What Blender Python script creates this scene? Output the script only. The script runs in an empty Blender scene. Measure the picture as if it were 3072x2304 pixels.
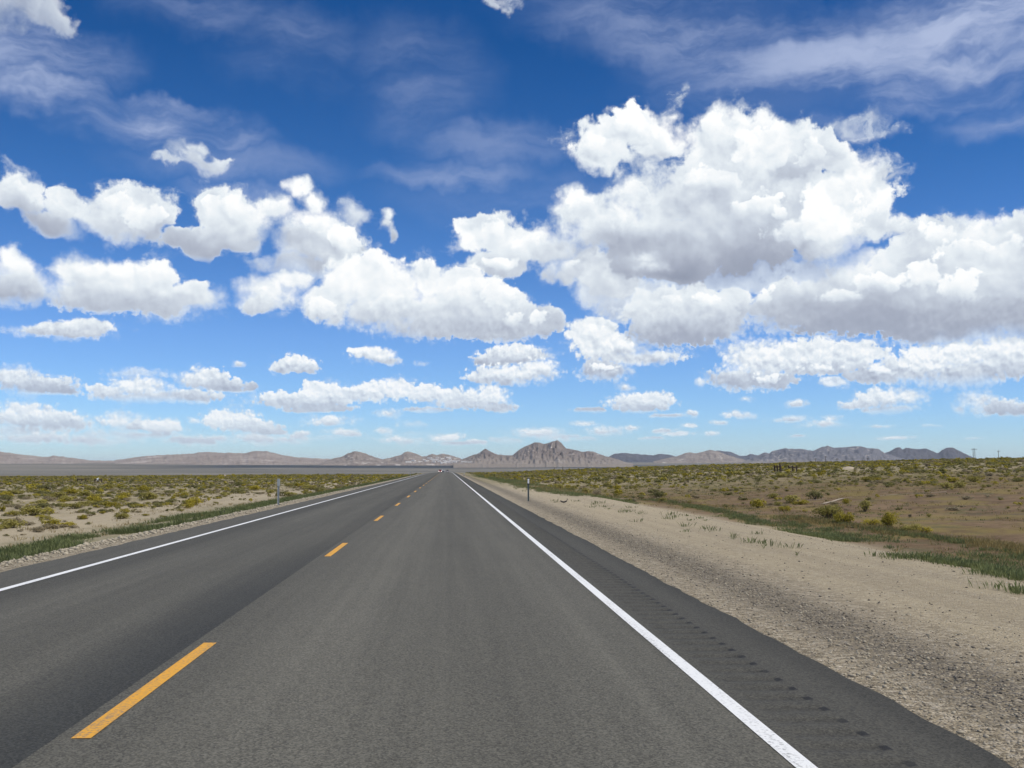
import bpy, bmesh, math, random
import numpy as np
from mathutils import Vector, Matrix

# ------------------------------------------------------------------ camera
scene = bpy.context.scene
F_PX, CX, CY, CAM_H = 3100.0, 1536.0, 1152.0, 1.52
PITCH = math.atan(252 / F_PX)
YAW = math.atan(195 / F_PX * math.cos(PITCH))
cam_data = bpy.data.cameras.new("camera")
cam_data.sensor_fit = 'HORIZONTAL'
cam_data.sensor_width = 36.0
cam_data.lens = 36.0 * F_PX / 3072.0
cam_data.clip_start = 0.05
cam_data.clip_end = 200000.0
cam = bpy.data.objects.new("camera", cam_data)
scene.collection.objects.link(cam)
cam.location = (0, 0, CAM_H)
cam.rotation_euler = (math.pi / 2 + PITCH, 0, -YAW)
scene.camera = cam
C_F = Vector((math.sin(YAW) * math.cos(PITCH), math.cos(YAW) * math.cos(PITCH), math.sin(PITCH)))
C_R = Vector((math.cos(YAW), -math.sin(YAW), 0))
C_U = C_R.cross(C_F)


def ray(px, py):
    """unit direction of a sight line (photo pixel, 3072 wide)"""
    return (C_F + C_R * ((px - CX) / F_PX) + C_U * ((CY - py) / F_PX)).normalized()


# ------------------------------------------------------------------ light
SUN_EL, SUN_AZ = math.radians(58), math.radians(112)      # azimuth clockwise from the road direction
sun_data = bpy.data.lights.new("sun", 'SUN')
sun_data.energy = 3.6
sun_data.angle = math.radians(0.5)
sun_data.color = (1.0, 0.945, 0.85)
sun = bpy.data.objects.new("sun", sun_data)
scene.collection.objects.link(sun)
s_dir = Vector((math.sin(SUN_AZ) * math.cos(SUN_EL), math.cos(SUN_AZ) * math.cos(SUN_EL), math.sin(SUN_EL)))
sun.rotation_euler = s_dir.to_track_quat('Z', 'Y').to_euler()
sun.location = (0, 0, 60)

scene.view_settings.view_transform = 'Standard'
scene.view_settings.look = 'None'
scene.view_settings.exposure = 0.0
scene.view_settings.gamma = 1.0
scene.view_settings.use_curve_mapping = False
scene.render.engine = 'CYCLES'
cy = scene.cycles
cy.max_bounces = 6
cy.diffuse_bounces = 2
cy.glossy_bounces = 2
cy.transmission_bounces = 2
cy.transparent_max_bounces = 8
cy.volume_bounces = 1
cy.use_adaptive_sampling = True
cy.adaptive_threshold = 0.012
cy.use_denoising = True
cy.denoiser = 'OPENIMAGEDENOISE'
cy.sample_clamp_indirect = 6.0


# ------------------------------------------------------------------ node helper
class NT:
    """small helper that writes node trees"""
    def __init__(self, tree):
        self.t = tree
        self.n = tree.nodes
        self.l = tree.links

    def put(self, sock, v):
        if v is None:
            return
        if isinstance(v, bpy.types.NodeSocket):
            self.l.new(v, sock)
        else:
            sock.default_value = v

    def node(self, kind, **kw):
        nd = self.n.new(kind)
        for k, v in kw.items():
            setattr(nd, k, v)
        return nd

    def m(self, op, a, b=None, c=None, clamp=False):
        nd = self.node('ShaderNodeMath', operation=op, use_clamp=clamp)
        self.put(nd.inputs[0], a); self.put(nd.inputs[1], b); self.put(nd.inputs[2], c)
        return nd.outputs[0]

    def v(self, op, a, b=None, c=None):
        nd = self.node('ShaderNodeVectorMath', operation=op)
        self.put(nd.inputs[0], a)
        if b is not None:
            self.put(nd.inputs['Scale' if op == 'SCALE' else 1], b)
        if c is not None:
            self.put(nd.inputs[2], c)
        return nd.outputs['Value' if op in ('LENGTH', 'DOT_PRODUCT', 'DISTANCE') else 'Vector']

    def smooth(self, x, lo, hi, to0=0.0, to1=1.0, kind='SMOOTHSTEP'):
        nd = self.node('ShaderNodeMapRange', interpolation_type=kind)
        self.put(nd.inputs[0], x); self.put(nd.inputs[1], lo); self.put(nd.inputs[2], hi)
        self.put(nd.inputs[3], to0); self.put(nd.inputs[4], to1)
        return nd.outputs[0]

    def mix(self, f, a, b):
        nd = self.node('ShaderNodeMix', data_type='FLOAT')
        self.put(nd.inputs[0], f); self.put(nd.inputs[2], a); self.put(nd.inputs[3], b)
        return nd.outputs[0]

    def col(self, f, a, b, blend='MIX'):
        nd = self.node('ShaderNodeMix', data_type='RGBA', blend_type=blend)
        self.put(nd.inputs[0], f)
        for i, c in ((6, a), (7, b)):
            if isinstance(c, tuple) and len(c) == 3:
                c = (*c, 1.0)
            self.put(nd.inputs[i], c)
        return nd.outputs[2]

    def noise(self, vec, scale, detail=3.0, rough=0.5, dim='3D', out=0, distortion=0.0):
        nd = self.node('ShaderNodeTexNoise', noise_dimensions=dim)
        self.put(nd.inputs['Vector'], vec)
        self.put(nd.inputs['Scale'], scale); self.put(nd.inputs['Detail'], detail)
        self.put(nd.inputs['Roughness'], rough); self.put(nd.inputs['Distortion'], distortion)
        return nd.outputs[out]

    def voro(self, vec, scale, detail=0.0, rough=0.5, dim='3D', feature='F1', out='Distance', rand=1.0, smooth=None):
        nd = self.node('ShaderNodeTexVoronoi', voronoi_dimensions=dim, feature=feature)
        self.put(nd.inputs['Vector'], vec); self.put(nd.inputs['Scale'], scale)
        if detail:
            self.put(nd.inputs['Detail'], detail); self.put(nd.inputs['Roughness'], rough)
        self.put(nd.inputs['Randomness'], rand)
        if smooth is not None:
            self.put(nd.inputs['Smoothness'], smooth)
        return nd.outputs[out]

    def ramp(self, x, stops, interp='LINEAR'):
        nd = self.node('ShaderNodeValToRGB')
        cr = nd.color_ramp
        cr.interpolation = interp
        while len(cr.elements) < len(stops):
            cr.elements.new(0.5)
        for e, (p, c) in zip(cr.elements, stops):
            e.position = p
            e.color = (*c, 1.0) if len(c) == 3 else c
        self.put(nd.inputs[0], x)
        return nd.outputs[0]

    def xyz(self, x=0.0, y=0.0, z=0.0):
        nd = self.node('ShaderNodeCombineXYZ')
        self.put(nd.inputs[0], x); self.put(nd.inputs[1], y); self.put(nd.inputs[2], z)
        return nd.outputs[0]

    def sep(self, v):
        nd = self.node('ShaderNodeSeparateXYZ')
        self.put(nd.inputs[0], v)
        return nd.outputs


# ------------------------------------------------------------------ sky and clouds (world)
# Every cumulus is a group of soft ellipses at fixed azimuth / elevation, listed far to near:
# (base row, top row, bright, softness, [(centre x, centre y, half width, half height), ...]) in photo rows of 2212 wide
CLOUDS = [
    # low far banks
    (962, 870, .80, 3.0, [(60, 893, 75, 24), (130, 912, 75, 22), (20, 930, 90, 26)]),
    (962, 890, .78, 3.0, [(270, 912, 52, 20), (250, 940, 90, 16)]),
    (952, 905, .88, 2.0, [(352, 924, 46, 17), (330, 940, 60, 9)]),
    (950, 880, .90, 1.8, [(500, 905, 52, 22), (555, 925, 55, 16), (455, 905, 18, 10)]),
    (958, 935, .75, 2.5, [(650, 945, 35, 8), (600, 952, 70, 8)]),
    (922, 895, .88, 1.6, [(710, 910, 56, 12)]),
    (948, 922, .86, 1.8, [(738, 934, 42, 9), (790, 952, 30, 6)]),
    (966, 930, .84, 1.8, [(965, 943, 42, 9), (880, 950, 42, 11), (985, 958, 46, 6)]),
    (925, 906, .90, 1.5, [(890, 917, 30, 8)]),
    (904, 882, .90, 1.5, [(840, 893, 30, 10)]),
    (962, 920, .84, 1.6, [(1160, 935, 58, 11), (1210, 945, 35, 10), (1095, 952, 34, 8)]),
    (942, 918, .84, 1.6, [(1310, 931, 50, 10), (1260, 916, 28, 5)]),
    (950, 927, .84, 1.6, [(1465, 937, 34, 6), (1410, 946, 30, 5)]),
    (945, 928, .84, 1.6, [(1538, 936, 18, 6), (1720, 941, 20, 5)]),
    (928, 898, .88, 1.6, [(1788, 916, 44, 9), (1800, 905, 24, 8)]),
    (912, 896, .75, 2.2, [(1700, 904, 40, 6)]),
    (924, 914, .82, 1.6, [(1902, 919, 24, 4), (2012, 920, 18, 4)]),
    (950, 940, .82, 1.6, [(1938, 945, 38, 4), (2108, 948, 18, 4)]),
    (908, 882, .92, 1.2, [(1595, 895, 40, 10)]),
    (921, 905, .88, 1.4, [(1550, 914, 24, 6)]),
    (882, 862, .90, 1.4, [(1722, 873, 20, 9), (1610, 861, 18, 6)]),
    (904, 880, .86, 1.4, [(1495, 894, 14, 8), (1440, 899, 45, 5)]),
    (892, 848, .94, 1.2, [(1385, 872, 72, 19), (1420, 865, 36, 15), (1275, 888, 42, 6)]),
    (850, 832, .86, 1.6, [(1352, 842, 20, 8)]),
    (895, 836, .88, 1.2, [(1915, 860, 66, 22), (1860, 872, 44, 10), (1960, 858, 34, 16), (1920, 885, 52, 8)]),
    (905, 842, .80, 1.5, [(2110, 862, 42, 18), (2160, 882, 60, 16), (2220, 885, 40, 16), (2075, 882, 14, 9)]),
    (872, 806, .76, 1.6, [(1800, 826, 30, 13), (1510, 829, 11, 12)]),
    (970, 925, .80, 2.0, [(60, 945, 110, 14), (200, 950, 80, 12), (420, 952, 70, 11), (560, 948, 70, 13)]),
    (928, 872, .92, 1.2, [(52, 886, 44, 16), (30, 905, 60, 18), (130, 906, 58, 17)]),
    (935, 890, .92, 1.2, [(252, 905, 40, 17), (300, 918, 34, 12)]),
    (946, 904, .95, 1.1, [(350, 922, 44, 17)]),
    (944, 884, .97, 1.0, [(478, 905, 40, 20), (520, 918, 54, 16), (580, 932, 36, 9)]),
    (952, 930, .90, 1.2, [(640, 942, 32, 8), (690, 950, 40, 6)]),
    (925, 898, .95, 1.0, [(705, 910, 44, 11)]),
    (962, 938, .92, 1.2, [(860, 948, 34, 9), (960, 946, 44, 10), (1030, 955, 30, 6)]),
    (948, 922, .92, 1.2, [(1165, 934, 44, 10), (1225, 944, 30, 7)]),
    (950, 918, .90, 1.3, [(655, 936, 30, 7), (705, 944, 42, 7), (760, 938, 26, 7)]),
    (960, 925, .90, 1.3, [(610, 950, 34, 8), (470, 948, 44, 9), (385, 950, 34, 8)]),
    (944, 905, .92, 1.3, [(420, 908, 16, 8), (890, 938, 26, 7), (830, 930, 22, 6)]),
    (955, 920, .92, 1.3, [(1085, 948, 30, 7), (1130, 930, 26, 6), (1265, 948, 30, 6)]),
    (940, 905, .92, 1.3, [(1360, 924, 24, 6), (1430, 930, 30, 6), (1490, 920, 18, 5)]),
    # left middle
    (854, 784, .86, 1.6, [(30, 815, 60, 26), (90, 832, 66, 22), (135, 845, 32, 10)]),
    (812, 793, .80, 1.8, [(310, 804, 62, 10)]),
    (846, 796, .90, 1.2, [(440, 820, 60, 24), (490, 832, 44, 16), (541, 836, 13, 11)]),
    (870, 808, .95, 1.2, [(300, 836, 72, 26), (230, 842, 40, 14), (390, 854, 88, 14), (320, 858, 110, 11)]),
    (794, 778, .80, 2.0, [(515, 787, 15, 6)]),
    (813, 768, .97, .9, [(640, 790, 46, 19), (665, 798, 30, 14), (615, 794, 26, 14)]),
    (792, 748, .97, .9, [(805, 768, 42, 17), (835, 780, 28, 10), (775, 760, 22, 8)]),
    (790, 777, .85, 2.0, [(908, 784, 16, 6)]),
    (893, 820, .97, .9, [(625, 865, 70, 16), (690, 850, 44, 26), (720, 858, 60, 24), (690, 882, 72, 9)]),
    (893, 818, .97, .9, [(850, 842, 62, 22), (800, 850, 46, 20), (915, 850, 52, 20), (1000, 860, 72, 22), (1060, 852, 40, 24), (1080, 876, 38, 11), (925, 886, 46, 6)]),
    (792, 738, .90, .9, [(1100, 762, 62, 22), (1140, 772, 48, 20), (1060, 778, 44, 18)]),
    (836, 778, .95, .9, [(1100, 808, 92, 22), (1160, 802, 44, 24), (1040, 815, 40, 14)]),
    (735, 690, .86, 1.6, [(80, 710, 62, 14), (150, 712, 84, 18), (95, 704, 30, 13), (190, 708, 52, 14)]),
    (656, 545, .84, 1.5, [(45, 580, 36, 36), (20, 610, 48, 36), (65, 615, 42, 36)]),
    (690, 560, .97, 1.1, [(180, 600, 64, 36), (270, 600, 110, 40), (320, 610, 66, 48), (260, 640, 150, 44), (350, 650, 80, 36), (415, 646, 55, 22), (420, 625, 24, 20)]),
    (520, 350, .86, 1.5, [(30, 395, 48, 40), (20, 430, 66, 38), (110, 484, 50, 26)]),
    (515, 385, .86, 1.4, [(145, 415, 50, 30), (150, 440, 60, 30)]),
    (525, 398, .95, 1.1, [(265, 440, 70, 42), (290, 465, 88, 48), (230, 470, 50, 36), (340, 470, 40, 28)]),
    (562, 405, .93, 1.2, [(460, 450, 58, 46), (520, 468, 74, 50), (590, 460, 34, 28), (480, 510, 86, 36), (400, 520, 44, 22), (440, 540, 56, 18)]),
    (385, 296, .76, 3.0, [(398, 330, 36, 20), (425, 345, 50, 18), (362, 346, 34, 8), (470, 338, 26, 8), (420, 318, 26, 14)]),
    # middle cloud
    (545, 440, .74, 2.2, [(765, 478, 34, 38)]),
    (545, 455, .90, 2.2, [(842, 482, 17, 20), (838, 500, 20, 14), (852, 518, 15, 16)]),
    (650, 445, .93, 1.0, [(1020, 475, 34, 26), (1055, 505, 62, 44), (1120, 520, 62, 44), (1180, 545, 60, 34), (1260, 580, 74, 38), (1060, 572, 70, 30), (1320, 610, 60, 36)]),
    (600, 388, .97, 1.0, [(652, 415, 28, 24), (680, 450, 30, 30), (690, 500, 60, 36), (730, 540, 64, 48), (660, 530, 66, 34), (640, 580, 80, 28)]),
    (690, 580, .98, .9, [(580, 632, 62, 38), (620, 610, 56, 26), (560, 652, 46, 20)]),
    (738, 540, 1.0, .8, [(800, 600, 70, 56), (860, 612, 80, 50), (935, 600, 60, 46), (985, 615, 50, 44), (710, 650, 58, 44), (740, 610, 60, 50), (850, 660, 120, 48),
                         (970, 665, 120, 54), (1060, 655, 74, 46), (1100, 680, 80, 40), (1180, 690, 42, 34), (1010, 705, 190, 28)]),
    # soft fill behind the right hand clouds
    (690, 540, .66, 1.6, [(1560, 596, 190, 36), (1760, 590, 150, 40), (1880, 570, 60, 36)]),
    (735, 560, .76, 3.0, [(1290, 610, 60, 44), (1380, 640, 90, 60)]),
    (834, 690, .92, 1.0, [(1290, 720, 58, 34), (1320, 750, 82, 34), (1390, 775, 88, 16), (1310, 804, 58, 24)]),
    (836, 722, .96, .9, [(2010, 775, 60, 36), (1960, 795, 70, 26), (2080, 765, 70, 34), (2170, 765, 80, 36), (1890, 812, 60, 16), (2100, 800, 120, 28)]),
    (848, 730, .90, .9, [(1640, 770, 68, 42), (1720, 768, 90, 36), (1830, 768, 80, 26), (1610, 816, 76, 24), (1670, 820, 50, 18), (1790, 796, 96, 14)]),
    (762, 600, .82, 1.0, [(1420, 660, 84, 52), (1510, 660, 92, 54), (1550, 690, 58, 48), (1460, 710, 104, 40), (1590, 636, 36, 28)]),
    (738, 474, .84, .9, [(2020, 520, 60, 44), (2090, 530, 76, 44), (2170, 540, 90, 56), (1990, 580, 110, 60), (1900, 620, 120, 56), (2120, 620, 130, 90), (1750, 650, 120, 44),
                         (1860, 680, 170, 44), (2050, 690, 170, 44), (2220, 640, 90, 90), (1960, 560, 60, 40)]),
    # the big one: wisps, left head, back, right heads, dark floor
    (302, 250, .66, 2.4, [(1895, 292, 60, 16), (1865, 275, 60, 20)]),
    (402, 374, .70, 1.8, [(1905, 393, 46, 11)]),
    (262, 170, .56, 3.0, [(1488, 196, 9, 16), (1474, 222, 18, 20), (1455, 236, 22, 10)]),
    (700, 225, .84, .9, [(1590, 300, 74, 62), (1680, 320, 80, 60), (1650, 380, 150, 80), (1780, 340, 50, 40), (1530, 350, 60, 60), (1560, 440, 190, 90), (1740, 440, 150, 90),
                         (1270, 450, 66, 42), (1330, 480, 106, 62), (1420, 440, 80, 54), (1560, 520, 270, 66), (1450, 570, 100, 36)]),
    (480, 226, .92, .9, [(1395, 272, 60, 42), (1320, 300, 86, 40), (1260, 325, 50, 40), (1420, 310, 60, 34), (1300, 345, 76, 22)]),
    (430, 236, .98, 1.2, [(1640, 300, 50, 56), (1690, 320, 62, 50), (1700, 360, 60, 36)]),
    (560, 410, .88, 2.2, [(1300, 480, 60, 50), (1330, 520, 80, 40)]),
    (640, 470, .40, 5.0, [(1570, 566, 230, 40), (1720, 556, 140, 34), (1450, 580, 90, 28), (1590, 535, 150, 36)]),
    (590, 390, 1.0, 1.3, [(1800, 440, 66, 56), (1840, 480, 80, 56), (1780, 510, 90, 42), (1880, 470, 40, 46)]),
    (600, 548, .86, 3.0, [(1400, 572, 50, 16), (1390, 558, 34, 14)]),
    # overhead bits at the top edge
    (75, -30, .60, 2.2, [(60, 15, 70, 36), (110, 35, 46, 22), (20, 10, 60, 40)]),
    (20, -30, .66, 2.2, [(1105, -2, 40, 15), (270, 0, 50, 16)]),
]
# sunlit heads inside the larger clouds: crisp crown, melting into the body below (x, y, half width, half height, bright)
PUFFS = [(1530, 300, 50, 50, .84), (1400, 430, 50, 40, .86), (1560, 400, 90, 50, .84), (1640, 330, 60, 70, 1.0), (1690, 310, 58, 50, .97), (1395, 280, 70, 45, 1.0), (1280, 322, 50, 40, .9),
         (1760, 350, 45, 45, .88), (1340, 470, 60, 50, .86), (1255, 440, 45, 35, .94), (1620, 455, 70, 40, .90), (1700, 470, 40, 25, .94), (1890, 470, 40, 50, .88), (1812, 480, 90, 66, 1.02),
         (690, 495, 58, 40, .98), (738, 525, 60, 40, 1.0), (870, 592, 52, 42, 1.0), (925, 580, 40, 38, .94), (1010, 632, 56, 38, .98), (1075, 642, 52, 42, 1.02), (1170, 682, 38, 30, 1.02),
         (590, 640, 48, 36, 1.0), (700, 660, 42, 36, .95), (840, 655, 60, 38, .88), (1105, 676, 40, 28, .92),
         (1015, 475, 28, 24, .98), (1052, 502, 48, 38, 1.0), (1122, 527, 44, 34, .94), (1060, 572, 48, 24, 1.0), (1215, 572, 40, 24, .93),
         (1440, 645, 48, 28, .93), (1530, 642, 38, 28, .98), (1640, 640, 28, 28, .92), (2100, 522, 58, 38, .9), (2020, 512, 44, 38, 1.02), (2072, 545, 56, 38, .95), (1900, 612, 58, 36, .9),
         (1990, 592, 58, 42, 1.02), (2060, 612, 48, 42, 1.02), (2170, 560, 50, 40, .88), (1820, 640, 50, 26, .86),
         (1990, 782, 48, 32, 1.02), (2050, 762, 48, 28, 1.0), (2130, 770, 50, 26, .94), (1900, 802, 38, 16, .96), (1690, 757, 56, 28, .95), (1660, 816, 46, 16, 1.02), (1765, 797, 56, 11, .98),
         (1290, 722, 46, 28, .95), (1342, 752, 46, 26, .9), (1310, 800, 40, 16, .94),
         (150, 422, 42, 26, .84), (30, 400, 38, 32, .84), (265, 447, 56, 38, 1.0), (305, 474, 56, 36, .95), (465, 457, 48, 38, .98), (517, 452, 46, 32, .94), (592, 460, 24, 24, .9),
         (180, 602, 46, 30, .9), (265, 600, 70, 36, .99), (322, 602, 50, 42, 1.0), (42, 586, 32, 30, .84)]
CIRRUS = [(1850, 120, 420, 95, .50), (2120, 70, 300, 130, .62), (1500, 60, 260, 80, .34), (1680, 215, 240, 60, .34), (2170, 260, 130, 40, .30), (1980, 200, 200, 50, .40),
          (60, 110, 190, 60, .48), (80, 195, 170, 42, .54), (330, 275, 180, 45, .50), (490, 285, 100, 40, .40), (360, 225, 120, 24, .34), (980, 378, 180, 36, .30), (640, 110, 160, 80, .16),
          (900, 170, 160, 120, .17), (1060, 310, 200, 60, .20), (500, 350, 240, 50, .20), (520, 420, 140, 30, .3), (1760, 270, 110, 50, .26), (1160, 430, 300, 60, .12),
          (1350, 20, 240, 60, .26), (420, 30, 160, 50, .22)]
S22 = 3072.0 / 2212.0


def azel(x, y):
    d = ray(x * S22, y * S22)
    return math.atan2(d.x, d.y), math.asin(d.z)


def build_world():
    w = bpy.data.worlds.new("World")
    scene.world = w
    w.use_nodes = True
    t = NT(w.node_tree)
    t.n.clear()
    tc = t.node('ShaderNodeTexCoord').outputs['Generated']
    sx, sy, sz = t.sep(tc)
    az = t.m('ARCTAN2', sx, sy)
    el = t.m('ARCSINE', sz)
    sky = t.node('ShaderNodeTexSky', sky_type='NISHITA', sun_disc=False)
    sky.sun_elevation = SUN_EL
    sky.sun_rotation = SUN_AZ
    sky.altitude = 1500
    sky.air_density = 1.0
    sky.dust_density = 0.1
    sky.ozone_density = 1.5
    hs = t.node('ShaderNodeHueSaturation')
    hs.inputs['Saturation'].default_value = SKY_SAT
    hs.inputs['Value'].default_value = 1.0
    t.l.new(sky.outputs[0], hs.inputs['Color'])
    elr = t.m('ARCSINE', t.sep(t.node('ShaderNodeTexCoord').outputs['Generated'])[2])
    tint = t.ramp(t.m('MULTIPLY', elr, 2.0), [(0.0, (.88, 1.12, 1.48)), (.10, (.80, 1.11, 1.60)), (.25, (.78, 1.07, 1.56)), (.55, (.36, .78, 1.22)), (.80, (.12, .58, 1.02)), (1.0, (.12, .58, 1.02))])
    skyc = t.v('SCALE', t.v('MULTIPLY', hs.outputs[0], tint), SKY_STR)

    p = t.xyz(az, el, 0.0)
    elp = t.m('MAXIMUM', el, 0.0)
    scl = t.smooth(elp, 0.03, 0.30, 0.10, 1.0, 'LINEAR')          # far clouds are smaller
    lowmix = t.smooth(elp, 0.085, 0.19)
    # domain warp, coarse and fine
    w1 = t.v('SUBTRACT', t.noise(p, 13.0, 4.0, .55, '2D', 1), (.5, .5, .5))
    w2 = t.v('SUBTRACT', t.noise(p, 48.0, 4.0, .55, '2D', 1), (.5, .5, .5))
    wa = t.v('SCALE', w1, t.m('MULTIPLY', scl, 0.050))
    wb = t.v('SCALE', w2, t.m('MULTIPLY', scl, 0.016))
    q = t.v('ADD', t.v('ADD', p, wa), wb)
    q = t.v('MULTIPLY', q, (1, 1, 0))
    # billows: inverted cell distance, two sizes mixed by elevation; a second look a little nearer the sun gives the relief
    def billow(pt):
        a = t.voro(pt, 24.0, 3.0, .55, '2D')
        b = t.voro(pt, 135.0, 2.0, .55, '2D')
        return t.m('SUBTRACT', 1.0, t.mix(lowmix, b, a))
    qn = t.v('ADD', p, t.v('SCALE', w2, t.m('MULTIPLY', scl, .022)))
    off = t.v('SCALE', (0.45, 0.9, 0.0), t.m('MULTIPLY', scl, .011))
    b0 = billow(qn)
    b1 = billow(t.v('ADD', qn, off))
    relief = t.m('SUBTRACT', b0, b1)
    fine = t.m('SUBTRACT', t.mix(lowmix, t.noise(p, 300.0, 3.0, .6, '2D'), t.noise(p, 62.0, 6.0, .66, '2D')), .5)
    lp = t.v('ADD', p, t.v('SCALE', w1, t.m('MULTIPLY', scl, .06)))
    def lump(pt):
        return t.mix(lowmix, t.noise(pt, 70.0, 2.0, .5, '2D'), t.noise(pt, 20.0, 3.0, .5, '2D'))
    soft = t.m('SUBTRACT', lump(lp), lump(t.v('ADD', lp, t.v('SCALE', (0.5, 0.85, 0.0), t.m('MULTIPLY', scl, .022)))))
    disp = t.m('ADD', t.m('MULTIPLY_ADD', b0, .42, -.24), t.m('MULTIPLY', fine, t.mix(lowmix, .26, .62)))
    disp2 = t.m('MULTIPLY', disp, 1.7)
    qy = t.sep(t.v('ADD', p, t.v('SCALE', wa, .8)))[1]
    S, A, FM = 0.8, 0.0, -1.0
    sharp = t.smooth(t.noise(t.v('ADD', p, (3.1, 1.7, 0)), 11.0, 3.0, .55, '2D'), .36, .64, .38, 1.5)
    for base, top, bright, softn, els in CLOUDS:
        ln = None
        rr = 0
        yk = t.m('MULTIPLY_ADD', S, 1e-9, qy) if isinstance(S, bpy.types.NodeSocket) else qy
        for (x, y, rx, ry) in els:
            a0, e0 = azel(x, y)
            ca = math.cos(e0)
            gw = 1.17 if x < 960 and ry > 22 else 1.27
            ra = rx * gw * S22 / F_PX / max(ca, .8)
            re = ry * gw * S22 / F_PX
            rr = max(rr, min(rx, ry))
            d = t.v('LENGTH', t.v('MULTIPLY_ADD', q, (1 / ra, 1 / re, 0), (-a0 / ra, -e0 / re, 0)))
            ln = d if ln is None else t.m('SMOOTH_MIN', ln, d, .22)
        xm = sum(e[0] for e in els) / len(els)
        eb, et = azel(xm, base)[1], azel(xm, top)[1]
        f = t.m('SUBTRACT', t.m('ADD', disp, 1.0), ln)
        # flat base
        k = 1.0 / (0.55 * (et - eb))
        f = t.m('SMOOTH_MIN', f, t.m('MULTIPLY_ADD', yk, k, -eb * k), .10)
        wdt = min(.80, max(.10, (8.0 if rr > 30 else 4.6) * softn / rr))
        FM = t.m('MAXIMUM', FM, f)
        f = t.m('MULTIPLY', f, sharp)
        a = t.smooth(f, -0.04 - (.10 if rr > 30 else .04) * min(softn, 2), wdt)
        if bright < .8:
            a = t.m('MULTIPLY', a, bright + .12)
        h = t.smooth(yk, eb + .02 * (et - eb), eb + .75 * (et - eb), bright - .60, bright - .02)
        # shade: the height in the cloud, the depth from its rim
        thick = t.m('MULTIPLY', f, min(.22, rr / 400.0))
        si = t.m('SUBTRACT', h, thick)
        S = t.mix(a, S, si)
        A = t.m('MAXIMUM', A, a)
    for x, y, rx, ry, bright in PUFFS:
        yk = t.m('MULTIPLY_ADD', S, 1e-9, qy)
        a0, e0 = azel(x, y)
        ra, re = rx * 1.1 * S22 / F_PX / max(math.cos(e0), .8), ry * 1.1 * S22 / F_PX
        d = t.v('LENGTH', t.v('MULTIPLY_ADD', q, (1 / ra, 1 / re, 0), (-a0 / ra, -e0 / re, 0)))
        f = t.m('SUBTRACT', t.m('ADD', disp2, 1.0), d)
        a = t.m('MULTIPLY', t.smooth(f, 0.0, min(.7, 6.5 / ry)), t.smooth(yk, e0 - .85 * re, e0 + .15 * re))
        S = t.mix(a, S, t.smooth(yk, e0 - re, e0 + .7 * re, bright - .42, bright + .10, 'LINEAR'))
    # thin ragged vapour around and between the clouds
    wz = t.noise(t.v('ADD', t.v('MULTIPLY', p, (1, 1.5, 1)), t.v('SCALE', w1, .06)), 26.0, 7.0, .68, '2D')
    vl = t.m('MULTIPLY', t.smooth(t.m('ADD', FM, t.m('MULTIPLY_ADD', wz, 1.7, -.95)), -.30, .55, 0.0, .62), t.smooth(wz, .34, .62))
    S = t.mix(A, .78, S)
    A = t.m('MAXIMUM', A, vl)
    # clouds of the rest of the sky, outside the photographed part
    out = t.smooth(t.m('ABSOLUTE', t.m('SUBTRACT', az, 0.06)), .62, .80)
    gen = t.noise(t.v('MULTIPLY', p, (1, 2.2, 1)), 4.0, 5.0, .55, '2D')
    ga = t.m('MULTIPLY', t.smooth(gen, .53, .60), t.m('MULTIPLY', out, t.smooth(el, 0.0, .05)))
    A = t.m('MAXIMUM', A, ga)
    kS = t.smooth(S, .15, .75, .30, 1.0)
    S = t.m('MULTIPLY_ADD', t.m('ADD', t.m('MULTIPLY', relief, .26), t.m('MULTIPLY', soft, .62)), kS, S)
    lit = t.ramp(S, [(0.0, (.28, .315, .41)), (.25, (.40, .44, .54)), (.5, (.60, .66, .75)), (.75, (.81, .87, .92)), (1.0, (1.02, 1.03, 1.03))])
    # cirrus veil
    st = t.v('MULTIPLY', t.v('ADD', p, t.v('SCALE', w1, .05)), (1.0, 3.2, 1))
    n1 = t.noise(t.v('ADD', t.v('MULTIPLY', p, (0, .8, 0)), st), 5.0, 6.0, .62, '2D')
    cm = 0.0
    for x, y, rx, ry, am in CIRRUS:
        a0, e0 = azel(x, y)
        ra, re = rx * S22 / F_PX, ry * S22 / F_PX
        d = t.v('LENGTH', t.v('MULTIPLY_ADD', q, (1 / ra, 1 / re, 0), (-a0 / ra, -e0 / re, 0)))
        cm = t.m('MAXIMUM', cm, t.smooth(d, 1.35, .1, 0.0, am * 1.5))
    ca = t.m('MULTIPLY', cm, t.smooth(n1, .30, .68, .22, 1.25))
    c = t.col(ca, skyc, (.42, .50, .72))
    # air near the horizon pales far clouds
    litf = t.col(t.smooth(el, .16, .0, 0.0, .22), lit, t.col(.5, skyc, (.80, .88, .98)))
    c = t.col(A, c, litf)
    bg = t.node('ShaderNodeBackground')
    t.l.new(c, bg.inputs['Color'])
    bg.inputs['Strength'].default_value = 1.0
    o = t.node('ShaderNodeOutputWorld')
    t.l.new(bg.outputs[0], o.inputs['Surface'])
    w.cycles.sampling_method = 'NONE'


SKY_SAT, SKY_STR = 1.15, 0.085
build_world()


# ------------------------------------------------------------------ object helpers
COL = scene.collection
rng = np.random.default_rng(7)
random.seed(7)


def ss(x, a, b):
    t = np.clip((np.asarray(x, float) - a) / (b - a), 0, 1)
    return t * t * (3 - 2 * t)


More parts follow.
